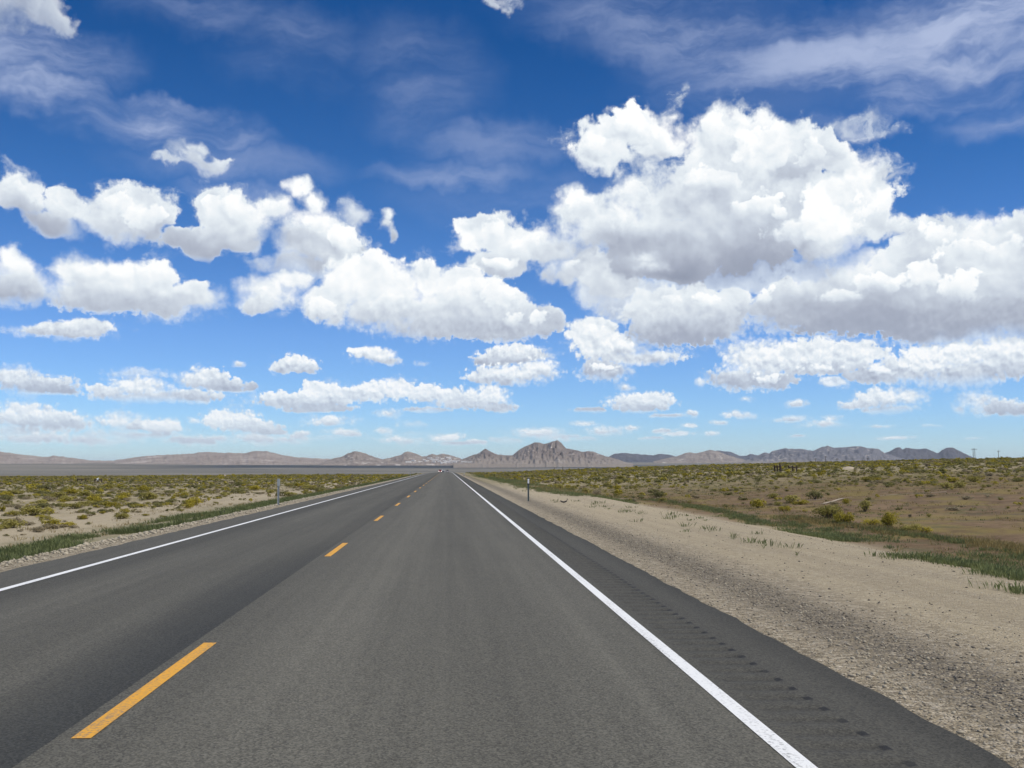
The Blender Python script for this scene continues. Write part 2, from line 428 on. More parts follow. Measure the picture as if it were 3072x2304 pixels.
def mesh_obj(name, verts, faces, mat=None, parent=None, smooth=False, loc=None):
    me = bpy.data.meshes.new(name)
    verts = np.asarray(verts, np.float32).reshape(-1, 3)
    if isinstance(faces, np.ndarray) and faces.ndim == 2:
        k = faces.shape[1]
        me.vertices.add(len(verts)); me.vertices.foreach_set('co', verts.ravel())
        me.loops.add(faces.size); me.loops.foreach_set('vertex_index', faces.astype(np.int32).ravel())
        me.polygons.add(len(faces))
        me.polygons.foreach_set('loop_start', np.arange(0, faces.size, k, dtype=np.int32))
        me.update(calc_edges=True)
    else:
        me.from_pydata(verts.tolist(), [], [list(f) for f in faces])
        me.update()
    if smooth:
        me.polygons.foreach_set('use_smooth', np.ones(len(me.polygons), bool))
    if mat:
        for mm in (mat if isinstance(mat, (list, tuple)) else [mat]):
            me.materials.append(mm)
    o = bpy.data.objects.new(name, me)
    COL.objects.link(o)
    if parent:
        o.parent = parent
    if loc is not None:
        o.location = loc
    return o


def tag(o, label=None, cat=None, group=None, kind=None):
    if label: o['label'] = label
    if cat: o['category'] = cat
    if group: o['group'] = group
    if kind: o['kind'] = kind
    return o


def thing(name, loc, label, cat, group=None, rz=0.0):
    o = bpy.data.objects.new(name, None)
    o.empty_display_size = .2
    COL.objects.link(o)
    o.location = loc
    o.rotation_euler = (0, 0, rz)
    return tag(o, label, cat, group)


def copy_tree(o, parent=None):
    c = o.copy()
    COL.objects.link(c)
    if parent:
        c.parent = parent
    for ch in list(o.children):
        copy_tree(ch, c)
    return c


class MB:
    """collects shapes into one mesh"""
    def __init__(self):
        self.v, self.f = [], []

    def add(self, v, f):
        b = len(self.v)
        self.v += [tuple(p) for p in v]
        self.f += [tuple(i + b for i in q) for q in f]
        return self

    def box(self, x0, x1, y0, y1, z0, z1, bev=0.0):
        bm = bmesh.new()
        bmesh.ops.create_cube(bm, size=1)
        for v in bm.verts:
            v.co = Vector(((x0 + x1) / 2 + v.co.x * (x1 - x0), (y0 + y1) / 2 + v.co.y * (y1 - y0), (z0 + z1) / 2 + v.co.z * (z1 - z0)))
        if bev:
            bmesh.ops.bevel(bm, geom=bm.edges[:], offset=bev, segments=2, affect='EDGES', profile=.6)
        bm.verts.index_update()
        self.add([v.co[:] for v in bm.verts], [[v.index for v in f.verts] for f in bm.faces])
        bm.free()
        return self

    def tube(self, pts, radii, n=10, cap=True):
        pts = [Vector(p) for p in pts]
        if not isinstance(radii, (list, tuple)):
            radii = [radii] * len(pts)
        rings, vs, fs = [], [], []
        for i, p in enumerate(pts):
            d = (pts[min(i + 1, len(pts) - 1)] - pts[max(i - 1, 0)]).normalized()
            a = d.orthogonal().normalized()
            b = d.cross(a)
            rings.append(len(vs))
            for k in range(n):
                t = 2 * math.pi * k / n
                vs.append(p + (a * math.cos(t) + b * math.sin(t)) * radii[i])
        for i in range(len(pts) - 1):
            for k in range(n):
                k2 = (k + 1) % n
                fs.append((rings[i] + k, rings[i] + k2, rings[i + 1] + k2, rings[i + 1] + k))
        if cap:
            fs.append(tuple(reversed(range(n))))
            fs.append(tuple(rings[-1] + k for k in range(n)))
        return self.add(vs, fs)

    def extrude(self, prof, x0, x1):
        """closed (y,z) outline swept along x"""
        n = len(prof)
        vs = [(x0, y, z) for y, z in prof] + [(x1, y, z) for y, z in prof]
        fs = [tuple(range(n)), tuple(reversed(range(n, 2 * n)))]
        for k in range(n):
            k2 = (k + 1) % n
            fs.append((k2, k, n + k, n + k2))
        return self.add(vs, fs)

    def obj(self, name, mat, parent=None, smooth=False, loc=None):
        return mesh_obj(name, self.v, self.f, mat, parent, smooth, loc)


# ------------------------------------------------------------------ materials
def material(name):
    m = bpy.data.materials.new(name)
    m.use_nodes = True
    t = NT(m.node_tree)
    t.n.clear()
    out = t.node('ShaderNodeOutputMaterial')
    b = t.node('ShaderNodeBsdfPrincipled')
    t.l.new(b.outputs[0], out.inputs['Surface'])
    return m, t, b


def plain(name, c, rough=.6, metal=0.0, var=.12, scale=20.0, spec=.5):
    m, t, b = material(name)
    n = t.noise(t.node('ShaderNodeTexCoord').outputs['Object'], scale, 4.0)
    t.put(b.inputs['Base Color'], t.col(n, tuple(x * (1 - var) for x in c), tuple(min(1, x * (1 + var)) for x in c)))
    b.inputs['Roughness'].default_value = rough
    b.inputs['Metallic'].default_value = metal
    b.inputs['Specular IOR Level'].default_value = spec
    return m


def bump(t, b, h, strength, dist):
    nd = t.node('ShaderNodeBump')
    nd.inputs['Strength'].default_value = strength
    nd.inputs['Distance'].default_value = dist
    t.l.new(h, nd.inputs['Height'])
    t.l.new(nd.outputs[0], b.inputs['Normal'])


def asphalt_material():
    m, t, b = material("asphalt")
    pos = t.node('ShaderNodeNewGeometry').outputs['Position']
    x, y, z = t.sep(pos)
    xw = t.m('ADD', x, t.m('MULTIPLY_ADD', t.noise(t.v('MULTIPLY', pos, (1.2, .05, 0)), 1.0, 3.0, .6, '2D'), .7, -.35))
    def g(v):
        return (v * .71, v * .67, v * .53)
    # older, darker left lane with tyre tracks and a dark band along the straight paving joint; newer right lane
    ul = t.m('MULTIPLY_ADD', xw, 1 / 4.3, 6.5 / 4.3)
    cl = t.ramp(ul, [(0.0, g(.128)), (.20, g(.128)), (.235, g(.098)), (.33, g(.104)), (.48, g(.150)), (.66, g(.126)), (.78, g(.142)), (.88, g(.124)), (.985, g(.094)), (1.0, g(.100))])
    ur = t.m('MULTIPLY_ADD', xw, 1 / 5.14, 2.2 / 5.14)
    cr = t.ramp(ur, [(0.0, g(.138)), (.12, g(.150)), (.25, g(.176)), (.40, g(.146)), (.52, g(.138)), (.66, g(.162)), (.77, g(.146)), (.80, g(.100)), (.92, g(.098)), (1.0, g(.070))])
    old = t.m('MULTIPLY', t.smooth(xw, -3.4, -2.3), t.smooth(t.m('ADD', y, t.m('MULTIPLY_ADD', t.noise(pos, .35, 3.0), 8.0, -4.0)), 26.0, 5.0))
    cl = t.col(t.m('MULTIPLY', old, .80), cl, (.036, .037, .033))
    base = t.col(t.m('LESS_THAN', x, -2.2), cr, cl)
    # aggregate speckle, patches and length-wise wear streaks
    cells = t.node('ShaderNodeTexVoronoi', voronoi_dimensions='2D')
    t.put(cells.inputs['Vector'], t.v('MULTIPLY', pos, (1, .72, 0))); cells.inputs['Scale'].default_value = 95.0
    cg = t.sep(cells.outputs['Color'])[0]
    n2 = t.noise(pos, 42.0, 5.0, .72)
    n3 = t.noise(t.v('MULTIPLY', pos, (1, .3, 1)), .9, 5.0, .6)
    st = t.noise(t.v('MULTIPLY', pos, (4.0, .06, 0)), 1.0, 5.0, .65, '2D')
    sp = t.m('ADD', t.m('MULTIPLY_ADD', cg, 1.05, -.525), t.m('MULTIPLY_ADD', n2, 1.9, -.95))
    sp = t.m('ADD', sp, t.m('MULTIPLY_ADD', n3, .35, -.175))
    sp = t.m('ADD', sp, t.m('MULTIPLY_ADD', st, .62, -.31))
    c = t.v('SCALE', base, t.m('MAXIMUM', t.m('MULTIPLY_ADD', sp, .72, 1.0), .25))
    # oil spots
    sptv = t.m('MULTIPLY', t.smooth(t.noise(pos, 2.3, 3.0, .6), .70, .76), .45)
    c = t.col(sptv, c, (.035, .035, .036))
    t.put(b.inputs['Base Color'], c)
    b.inputs['Roughness'].default_value = .82
    b.inputs['Specular IOR Level'].default_value = .3
    bump(t, b, t.m('ADD', n2, cg), .5, .006)
    return m


def rumble_material(base):
    m = base.copy()
    m.name = "milled_asphalt"
    t = NT(m.node_tree)
    b = next(n for n in t.n if n.type == 'BSDF_PRINCIPLED')
    c = b.inputs['Base Color'].links[0].from_socket
    pos = t.node('ShaderNodeNewGeometry').outputs['Position']
    x, y, z = t.sep(pos)
    fr = t.m('ABSOLUTE', t.m('SUBTRACT', t.m('FRACT', t.m('DIVIDE', y, .305)), .5))
    gr = t.smooth(fr, .22, .10)
    wob = t.m('MULTIPLY_ADD', t.noise(pos, 9.0, 2.0), .03, -.015)
    end = t.m('MULTIPLY', t.smooth(t.m('ADD', x, wob), 2.362, 2.376), gr)
    d = t.m('MAXIMUM', t.m('MULTIPLY', end, t.smooth(t.noise(pos, 2.1, 2.0), .2, .5, .45, .9)), t.m('MULTIPLY', gr, t.m('MULTIPLY_ADD', t.noise(pos, 9.0, 4.0), .42, -.05)))
    t.put(b.inputs['Base Color'], t.col(d, c, (.018, .018, .018)))
    return m


def paint_material(name, c, wear):
    m, t, b = material(name)
    pos = t.node('ShaderNodeNewGeometry').outputs['Position']
    n = t.noise(pos, 38.0, 5.0, .7)
    n2 = t.noise(t.v('MULTIPLY', pos, (8, .5, 1)), 1.0, 4.0, .65)
    w = t.smooth(t.m('ADD', n, t.m('MULTIPLY', n2, .5)), .50 + (1 - wear) * .3, 1.0)
    t.put(b.inputs['Base Color'], t.col(t.m('MULTIPLY', w, .75), c, (.16, .155, .14)))
    b.inputs['Roughness'].default_value = .6
    bump(t, b, n, .5, .004)
    return m


def ground_material():
    m, t, b = material("desert_soil")
    pos = t.node('ShaderNodeNewGeometry').outputs['Position']
    x, y, z = t.sep(pos)
    r = t.v('LENGTH', t.v('MULTIPLY', pos, (1, 1, 0)))
    nL = t.noise(pos, .045, 4.0, .55)
    nM = t.noise(pos, .45, 5.0, .6)
    nS = t.noise(pos, 6.0, 6.0, .68)
    wob = t.m('MULTIPLY_ADD', nM, 3.0, -1.5)
    sand = t.col(t.m('ADD', t.m('MULTIPLY', nS, .7), t.m('MULTIPLY', nM, .3)), (.310, .254, .165), (.530, .446, .295))
    trk = t.noise(t.v('MULTIPLY', pos, (1.1, .035, 0)), 1.0, 4.0, .6, '2D')
    sand = t.col(t.m('MULTIPLY', t.smooth(trk, .42, .66), .34), sand, (.215, .176, .120))
    # stones: two sizes of cells with their own tones
    def stones(scale):
        v = t.node('ShaderNodeTexVoronoi', voronoi_dimensions='2D')
        t.put(v.inputs['Vector'], pos); v.inputs['Scale'].default_value = scale * 1.4
        return t.sep(v.outputs['Color'])[0], v.outputs['Distance']
    g1, d1 = stones(30.0)
    g2, d2 = stones(13.0)
    st = t.ramp(g1, [(0.0, (.075, .064, .044)), (.35, (.205, .168, .112)), (.7, (.36, .30, .20)), (1.0, (.60, .53, .42))])
    st2 = t.ramp(g2, [(0.0, (.11, .095, .07)), (.4, (.275, .23, .165)), (.8, (.42, .355, .255)), (1.0, (.60, .53, .42))])
    st = t.col(.45, st, st2)
    xr = t.m('SUBTRACT', x, 2.92)
    xl = t.m('SUBTRACT', -6.5, x)
    gr_r = t.m('MULTIPLY', t.smooth(t.m('ADD', xr, t.m('MULTIPLY', wob, .6)), 3.6, 1.2), t.m('GREATER_THAN', x, 0.0))
    gr_l = t.m('MULTIPLY', t.smooth(t.m('ADD', xl, t.m('MULTIPLY', wob, .15)), 1.9, 1.1), t.m('LESS_THAN', x, 0.0))
    grav = t.m('MAXIMUM', gr_r, gr_l)
    c = t.col(t.m('MAXIMUM', t.m('MULTIPLY', grav, .92), t.smooth(nM, .3, .7, .28, .62)), sand, st)
    # black asphalt crumbs swept a step out from the right pavement edge
    dk = t.m('MULTIPLY', t.smooth(t.m('ABSOLUTE', t.m('SUBTRACT', t.m('ADD', xr, t.m('MULTIPLY', wob, .18)), .95)), .75, .1), t.smooth(g1, .30, .75))
    c = t.col(t.m('MULTIPLY', dk, .80), c, (.075, .068, .06))
    # far side of the ditch: ruddy earth with straw and dull green patches
    slope = t.m('MULTIPLY', t.smooth(t.m('ADD', x, wob), 12.0, 15.5), t.smooth(y, 170.0, 85.0))
    red = t.col(t.smooth(t.m('MULTIPLY_ADD', nM, .5, t.m('MULTIPLY', t.noise(pos, 3.0, 7.0, .75), .55)), .34, .70), (.088, .056, .030), (.225, .155, .088))
    strawm = t.smooth(t.noise(t.v('MULTIPLY', pos, (.55, .35, 1)), .55, 5.0, .65), .46, .62)
    red = t.col(t.m('MULTIPLY', strawm, .75), red, (.200, .155, .050))
    grm = t.smooth(t.noise(t.v('ADD', pos, (40, 9, 0)), .33, 6.0, .68), .53, .66)
    red = t.col(t.m('MULTIPLY', grm, .65), red, (.090, .092, .042))
    c = t.col(slope, c, red)
    # straw colour among the weeds on the left, towards the ditch
    lw = t.m('MULTIPLY', t.smooth(t.m('ADD', x, t.m('MULTIPLY', wob, .7)), -7.9, -9.4), t.smooth(t.m('ADD', x, wob), -16.0, -12.0))
    c = t.col(t.m('MULTIPLY', lw, t.smooth(nM, .40, .60, .15, .7)), c, (.17, .165, .075))
    # open range: low grey green growth takes over with distance
    rng_l = t.smooth(t.m('ADD', t.m('MULTIPLY', x, -1.0), wob), 17.0, 24.0)
    rng_r = t.smooth(t.m('ADD', y, t.m('MULTIPLY', wob, 8.0)), 70.0, 120.0)
    rr = t.m('MULTIPLY', t.m('MAXIMUM', rng_l, t.m('MULTIPLY', rng_r, t.m('GREATER_THAN', x, 4.0))), t.smooth(r, 25.0, 120.0, .35, 1.0))
    gnz = t.smooth(t.noise(pos, .42, 6.0, .74), .38, .60)
    c = t.col(t.m('MULTIPLY', rr, t.m('MULTIPLY', gnz, t.smooth(r, 50.0, 260.0, .62, .97))), c, (.140, .122, .036))
    # valley floor
    val = t.col(t.smooth(t.noise(t.v('MULTIPLY', pos, (.3, 1, 1)), .0018, 6.0, .66), .28, .72), (.098, .093, .073), (.225, .198, .155))
    c = t.col(t.smooth(r, 700.0, 1400.0), c, val)
    # cloud shadow across the foot of the fan, painted into the soil colour
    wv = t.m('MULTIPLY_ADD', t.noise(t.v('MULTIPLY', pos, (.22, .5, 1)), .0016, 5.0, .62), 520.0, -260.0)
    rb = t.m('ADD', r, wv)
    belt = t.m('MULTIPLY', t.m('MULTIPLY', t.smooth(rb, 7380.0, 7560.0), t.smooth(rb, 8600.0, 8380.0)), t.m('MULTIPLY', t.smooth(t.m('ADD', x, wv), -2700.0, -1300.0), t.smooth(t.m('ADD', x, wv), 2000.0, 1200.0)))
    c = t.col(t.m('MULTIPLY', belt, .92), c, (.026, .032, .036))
    t.put(b.inputs['Base Color'], c)
    b.inputs['Roughness'].default_value = .95
    b.inputs['Specular IOR Level'].default_value = .15
    fade = t.smooth(r, 60.0, 10.0)
    h = t.m('ADD', t.m('MULTIPLY', t.m('SUBTRACT', 1.0, d1), .5), t.m('ADD', nS, t.m('MULTIPLY', t.m('SUBTRACT', 1.0, d2), .6)))
    bump(t, b, t.m('MULTIPLY', h, t.m('MULTIPLY_ADD', fade, .8, .2)), .9, .035)
    return m


def foliage_material(name, c_lo, c_hi, trans=.40):
    m, t, b = material(name)
    oi = t.node('ShaderNodeObjectInfo').outputs['Random']
    pos = t.node('ShaderNodeNewGeometry').outputs['Position']
    n = t.noise(pos, 1.7, 2.0, .6)
    n2 = t.node('ShaderNodeTexWhiteNoise', noise_dimensions='3D')
    t.put(n2.inputs[0], t.v('SNAP', pos, (.12, .12, .12)))
    f = t.m('ADD', t.m('MULTIPLY', n, .55), t.m('ADD', t.m('MULTIPLY', n2.outputs[0], .35), t.m('MULTIPLY_ADD', oi, .5, -.2)), clamp=True)
    c = t.col(f, c_lo, c_hi)
    t.put(b.inputs['Base Color'], c)
    b.inputs['Roughness'].default_value = .75
    b.inputs['Specular IOR Level'].default_value = .2
    tr = t.node('ShaderNodeBsdfTranslucent')
    t.put(tr.inputs['Color'], c)  # light through thin leaves
    mx = t.node('ShaderNodeMixShader')
    mx.inputs[0].default_value = trans
    out = next(nd for nd in t.n if nd.type == 'OUTPUT_MATERIAL')
    t.l.new(b.outputs[0], mx.inputs[1]); t.l.new(tr.outputs[0], mx.inputs[2])
    t.l.new(mx.outputs[0], out.inputs['Surface'])
    return m


def rock_material(name, c_lo, c_hi, pale=None, pale_amt=0.0, scale=.004, zf=1.0, apron=0.0):
    m, t, b = material(name)
    pos = t.node('ShaderNodeNewGeometry').outputs['Position']
    n = t.noise(pos, scale, 6.0, .62)
    n2 = t.noise(t.v('MULTIPLY', pos, (1, .25, zf)), scale * 4, 6.0, .66)
    f = t.smooth(t.m('ADD', t.m('MULTIPLY', n, .5), t.m('MULTIPLY', n2, .5)), .34, .66)
    c = t.col(f, c_lo, c_hi)
    if pale:
        x, y, z = t.sep(pos)
        pm = t.smooth(t.noise(t.v('MULTIPLY', pos, (1, .4, 3.2)), scale * 2.2, 5.0, .62), .60 - pale_amt * .2, .66 - pale_amt * .15)
        c = t.col(t.m('MULTIPLY', pm, .85), c, pale)
    if apron:
        ap = t.smooth(t.m('ADD', t.sep(pos)[2], t.m('MULTIPLY_ADD', n, 90.0, -45.0)), apron, apron * .25)
        c = t.col(t.m('MULTIPLY', ap, .75), c, (.270, .230, .190))
    t.put(b.inputs['Base Color'], c)
    b.inputs['Roughness'].default_value = 1.0
    b.inputs['Specular IOR Level'].default_value = .05
    bump(t, b, n2, .8, 12.0)
    return m


M = {}
M['asphalt'] = asphalt_material()
M['rumble'] = rumble_material(M['asphalt'])
M['white_line'] = paint_material("white_road_paint", (.80, .80, .77), .12)
M['yellow_line'] = paint_material("yellow_road_paint", (.74, .36, .018), .35)
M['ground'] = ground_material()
M['sage'] = foliage_material("sagebrush_leaf", (.120, .118, .040), (.290, .270, .105))
M['olive'] = foliage_material("olive_brush_leaf", (.205, .185, .046), (.440, .385, .110))
M['yellow'] = foliage_material("rabbitbrush_leaf", (.230, .195, .022), (.500, .415, .060))
M['dry'] = foliage_material("dry_brush_leaf", (.215, .175, .100), (.400, .340, .220))
M['weed'] = foliage_material("green_weed_leaf", (.085, .110, .042), (.205, .230, .095))
M['straw'] = foliage_material("straw_grass", (.22, .17, .06), (.40, .32, .15))
M['twig'] = plain("woody_twig", (.13, .10, .07), .9)
M['steel'] = plain("galvanised_steel", (.40, .42, .42), .5, .35, .1, 30)
M['steel_dark'] = plain("weathered_green_steel", (.16, .19, .18), .6, .2, .15, 30)
M['black'] = plain("black_plastic", (.018, .018, .018), .6)
M['reflector'] = plain("white_reflector_or_sunlit_edge", (.82, .83, .82), .3, 0, .03)
M['rubber'] = plain("black_rubber", (.02, .018, .018), .8)
M['wood'] = plain("weathered_wood", (.060, .040, .030), .95, 0, .3, 6)
M['pole'] = plain("grey_pole_wood", (.12, .10, .09), .95, 0, .2, 3)
M['stone'] = plain("pale_stone", (.37, .32, .235), .95, 0, .45, 3)
M['grit'] = plain("dark_stone", (.17, .145, .11), .95, 0, .4, 3)
M['mound'] = plain("bare_earth", (.40, .33, .24), 1.0, 0, .2, 1.5)
M['red_paint'] = plain("red_car_paint", (.30, .025, .018), .35, 0, .03)
M['white_paint'] = plain("white_car_paint", (.42, .42, .41), .35, 0, .03)
M['silver_paint'] = plain("silver_car_paint", (.46, .47, .48), .35, .3, .03)
M['glass'] = plain("dark_car_glass", (.012, .013, .015), .08, 0, .05)
M['tail'] = plain("red_lamp_lens", (.45, .01, .01), .3)
M['wall'] = plain("pale_house_wall", (.72, .69, .64), .9, 0, .1, .2)
M['roof'] = plain("grey_roof", (.42, .40, .38), .9, 0, .1, .2)
mm, tt, bb = material("lit_headlamp")
bb.inputs['Base Color'].default_value = (.9, .9, .85, 1)
bb.inputs['Emission Color'].default_value = (1, .95, .86, 1)
bb.inputs['Emission Strength'].default_value = 2.5
M['lamp'] = mm


# ------------------------------------------------------------------ terrain
def vnoise(x, y, seed=0):
    """smooth value noise, vectorised"""
    x = np.asarray(x, float); y = np.asarray(y, float)
    xi, yi = np.floor(x), np.floor(y)
    xf, yf = x - xi, y - yi
    xf = xf * xf * (3 - 2 * xf); yf = yf * yf * (3 - 2 * yf)
    def h(a, b):
        v = np.sin(a * 127.1 + b * 311.7 + seed * 74.7) * 43758.5453
        return v - np.floor(v)
    return (h(xi, yi) * (1 - xf) + h(xi + 1, yi) * xf) * (1 - yf) + (h(xi, yi + 1) * (1 - xf) + h(xi + 1, yi + 1) * xf) * yf


def fbm(x, y, n=4, seed=0):
    s, a = 0, .5
    for k in range(n):
        s = s + a * vnoise(x * 2 ** k, y * 2 ** k, seed + k)
        a *= .5
    return s / (1 - .5 ** n)


ROAD_L, ROAD_R = -6.5, 2.92
V_R = [0, 600, 900, 2000, 4000, 6000, 7000, 7500, 8200, 9500, 12000, 20000, 60000]
V_Z = [0, -2.2, -6, -22, -34, -25, -14, 0, 20, 36, 62, 120, 300]


def road_z(r):
    r = np.asarray(r, float)
    return -1.0e-5 * np.clip(r - 250, 0, 700) ** 2


def terrain(x, y):
    x = np.asarray(x, float); y = np.asarray(y, float)
    r = np.hypot(x, y)
    dl = ROAD_L - x
    dr = x - ROAD_R
    zl = -.42 * ss(dl, .4, 3.0) - .50 * ss(dl, 2.5, 8) - .45 * ss(dl, 20, 140)
    fade = 1 - ss(y, 70, 230)
    zr = -.22 * ss(dr, .5, 6) - .85 * ss(dr, 5.5, 11.5) * fade + 6.6 * (1 - np.exp(-np.clip(x - 15, 0, None) / 135.0)) * ss(x, 13, 40)
    z = np.where(x < -1.8, zl, zr)
    z = z - np.where(x < -1.8, 1.0e-5, 1.0e-5 + 1.0e-5 * ss(x, 5, 60)) * np.clip(r - 250, 0, 900) ** 2
    away = ss(np.where(x < -1.8, dl, dr), 5, 14)
    z = z + away * ((fbm(x / 9, y / 9, 3, 3) - .5) * .38 + (fbm(x / 2.2, y / 2.2, 2, 9) - .5) * .12)
    z = z - .03 - .14 * ((x > ROAD_L + .02) & (x < ROAD_R - .02))
    v = np.interp(r, V_R, V_Z) + (fbm(x / 900, y / 900, 3, 21) - .5) * 10 * ss(r, 900, 3000)
    k = ss(r, 650, 1500)
    return z * (1 - k) + v * k


def axis(fine_lo, fine_hi, step, grow, far_lo, far_hi, extra=()):
    a = list(np.arange(fine_lo, fine_hi + 1e-6, step)) + list(extra)
    s, p = step, fine_hi
    while p < far_hi:
        s *= grow; p += s; a.append(p)
    s, p = step, fine_lo
    while p > far_lo:
        s *= grow; p -= s; a.append(p)
    return np.array(sorted(set(np.round(a, 4))))


gx = axis(-22, 26, .5, 1.055, -42000, 42000, (ROAD_L + .01, ROAD_L + .03, ROAD_R - .03, ROAD_R - .01))
gy = axis(-12, 70, .8, 1.03, -900, 60000)
GX, GY = np.meshgrid(gx, gy)
GZ = terrain(GX, GY)
nx, ny = len(gx), len(gy)
idx = np.arange(nx * ny).reshape(ny, nx)
quads = np.stack([idx[:-1, :-1], idx[:-1, 1:], idx[1:, 1:], idx[1:, :-1]], -1).reshape(-1, 4)
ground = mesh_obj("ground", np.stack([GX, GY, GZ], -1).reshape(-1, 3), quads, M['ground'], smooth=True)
tag(ground, kind='structure')


def hit(px, py, far=4000.0):
    """where a sight line of the photograph meets the terrain"""
    d = ray(px, py)
    ts = np.geomspace(2.5, far, 4000)
    zz = CAM_H + ts * d.z - terrain(ts * d.x, ts * d.y)
    k = np.argmax(zz < 0)
    if zz[k] >= 0:
        k = int(np.argmin(zz))
        t = ts[k]
    else:
        t = ts[k - 1] + (ts[k] - ts[k - 1]) * zz[k - 1] / (zz[k - 1] - zz[k])
    x, y = t * d.x, t * d.y
    return Vector((x, y, float(terrain(x, y)))), t


# ------------------------------------------------------------------ road
ry = np.concatenate([np.arange(-12, 40, .25), np.arange(40, 126.1, 1.0), np.geomspace(128, 900, 90)])


def strip(name, x0, x1, lift, ys, mat, parent, skirt=0.0, cols=2):
    xs = np.linspace(x0, x1, cols)
    vs, fs = [], []
    for y in ys:
        z = float(road_z(abs(y))) + lift
        row = [(x, y, z) for x in xs]
        if skirt:
            row = [(x0 - .04, y, z - skirt)] + row + [(x1 + .04, y, z - skirt)]
        vs += row
    w = cols + (2 if skirt else 0)
    for i in range(len(ys) - 1):
        for k in range(w - 1):
            a = i * w + k
            fs.append((a, a + 1, a + w + 1, a + w))
    return mesh_obj(name, vs, fs, mat, parent)


def road_mesh():
    """one sheet with a slot where the milled strip lies"""
    RX0, RX1 = 1.95, 2.42
    xs = [ROAD_L - .04, ROAD_L, -2.2, RX0, RX1, ROAD_R, ROAD_R + .04]
    vs, fs = [], []
    for y in ry:
        z = float(road_z(abs(y)))
        # a slightly ragged pavement edge
        jl = (float(fbm(y * 1.7, 1.0, 4)) - .5) * .13
        jr = (float(fbm(y * 1.9, 9.0, 4)) - .5) * .10
        for k, x in enumerate(xs):
            vs.append((x + (jl if k < 2 else jr if k > 4 else 0), y, z - (.12 if k in (0, 6) else 0)))
    w = len(xs)
    for i in range(len(ry) - 1):
        for k in range(w - 1):
            if k == 3 and ry[i + 1] < 126.5:
                continue
            a = i * w + k
            fs.append((a, a + 1, a + w + 1, a + w))
    return mesh_obj("road", vs, fs, M['asphalt'])


road = tag(road_mesh(), kind='structure')
ys = np.arange(-12, 126.01, .305 / 8)
ys = np.append(ys[ys < 126.0], 126.0)
gro = np.clip(1 - np.abs(((ys / .305) % 1) - .5) / .32, 0, 1)
xs = np.array([1.95, 1.97, 2.0, 2.18, 2.36, 2.40, 2.42])
wx = np.array([0, 0, .8, 1, 1, 0, 0])
VX, VY = np.meshgrid(xs, ys)
VZ = -.011 * np.outer(np.sin(gro * math.pi / 2), wx)
n0 = len(xs)
ii = np.arange(len(ys) * n0).reshape(len(ys), n0)
mesh_obj("rumble_strip", np.stack([VX, VY, VZ], -1).reshape(-1, 3),
         np.stack([ii[:-1, :-1], ii[:-1, 1:], ii[1:, 1:], ii[1:, :-1]], -1).reshape(-1, 4), M['rumble'], road)
line_y = np.concatenate([np.arange(-12, 130, 1.5), np.geomspace(131, 640, 80)])
strip("edge_line", 1.831 - .055, 1.831 + .055, .004, line_y, M['white_line'], road)
strip("edge_line", -5.556 - .055, -5.556 + .055, .004, line_y, M['white_line'], road)
DASH0, DASH_L, DASH_P = 6.10, 3.20, 12.05
for k in range(0, 40):
    a = DASH0 + k * DASH_P
    strip("centre_dash", -2.05 - .055, -2.05 + .055, .004, np.linspace(a, a + DASH_L, 5), M['yellow_line'], road)


# ------------------------------------------------------------------ mountains
def range_mesh(name, sil, dist, depth, base_py, mat, seed, rough=.30, step_px=3.0, n_t=26, kind='structure', gully=.30):
    """a mountain range with the traced skyline, real depth and eroded flanks"""
    px = np.array([p[0] for p in sil], float); py = np.array([p[1] for p in sil], float)
    q = np.arange(px[0], px[-1] + .1, step_px)
    yy = np.interp(q, px, py) + (fbm(q / 9.0, q * 0 + seed, 3, seed + 3) - .5) * 3.2 * np.interp(q, px[[0, 1, -2, -1]], [0, 1, 1, 0])
    # crest points stand at distance `dist` along the road
    X, Zc = [], []
    for a, b_ in zip(q, yy):
        d = ray(a, b_)
        s = dist / d.y
        X.append(d.x * s); Zc.append(CAM_H + d.z * s)
    X = np.array(X); Zc = np.array(Zc)
    d = ray(CX, base_py)
    zb = CAM_H + d.z * dist / d.y
    ts = np.concatenate([np.linspace(-1, 0, n_t), np.linspace(.12, 1, 8)])
    V = []
    w = dist / F_PX                          # metres per photo pixel at the crest
    for t in ts:
        wob = (fbm(X / (w * 30) + 3, np.full_like(X, t * 2.0 + seed), 3, seed) - .5) * w * 26 * (abs(t) > .02)
        Hc = np.interp(X + wob * min(1, abs(t) * 2), X, Zc)
        pr = 1 - abs(t) ** (.92 if t < 0 else 1.2)
        rid = np.abs(fbm(X / (w * 17) + t * .9, np.full_like(X, t * 2.4 + seed), 4, seed + 5) - .5) * 2
        rid2 = fbm(X / (w * 7) + t * .7, np.full_like(X, t * 7 + seed), 3, seed + 8) - .5
        amp = min(1.0, abs(t) * 5) * (1 - .55 * abs(t))
        h = np.maximum(Hc - zb, w * 1.0)
        z = zb + h * np.clip(pr - gully * amp * rid * (t < 0) + rough * amp * rid2 * (t < 0), 0, None) ** 1.05
        if t <= -.999 or t >= .999:
            z = np.full_like(X, zb - 60)
        V.append(np.stack([X * (1 + t * depth / dist), np.full_like(X, dist + t * depth), z], -1))
    V = np.array(V)
    nt, nq = V.shape[0], V.shape[1]
    ii = np.arange(nt * nq).reshape(nt, nq)
    fs = np.stack([ii[:-1, :-1], ii[:-1, 1:], ii[1:, 1:], ii[1:, :-1]], -1).reshape(-1, 4)
    o = mesh_obj(name, V.reshape(-1, 3), fs, mat, smooth=True)
    return tag(o, kind=kind)


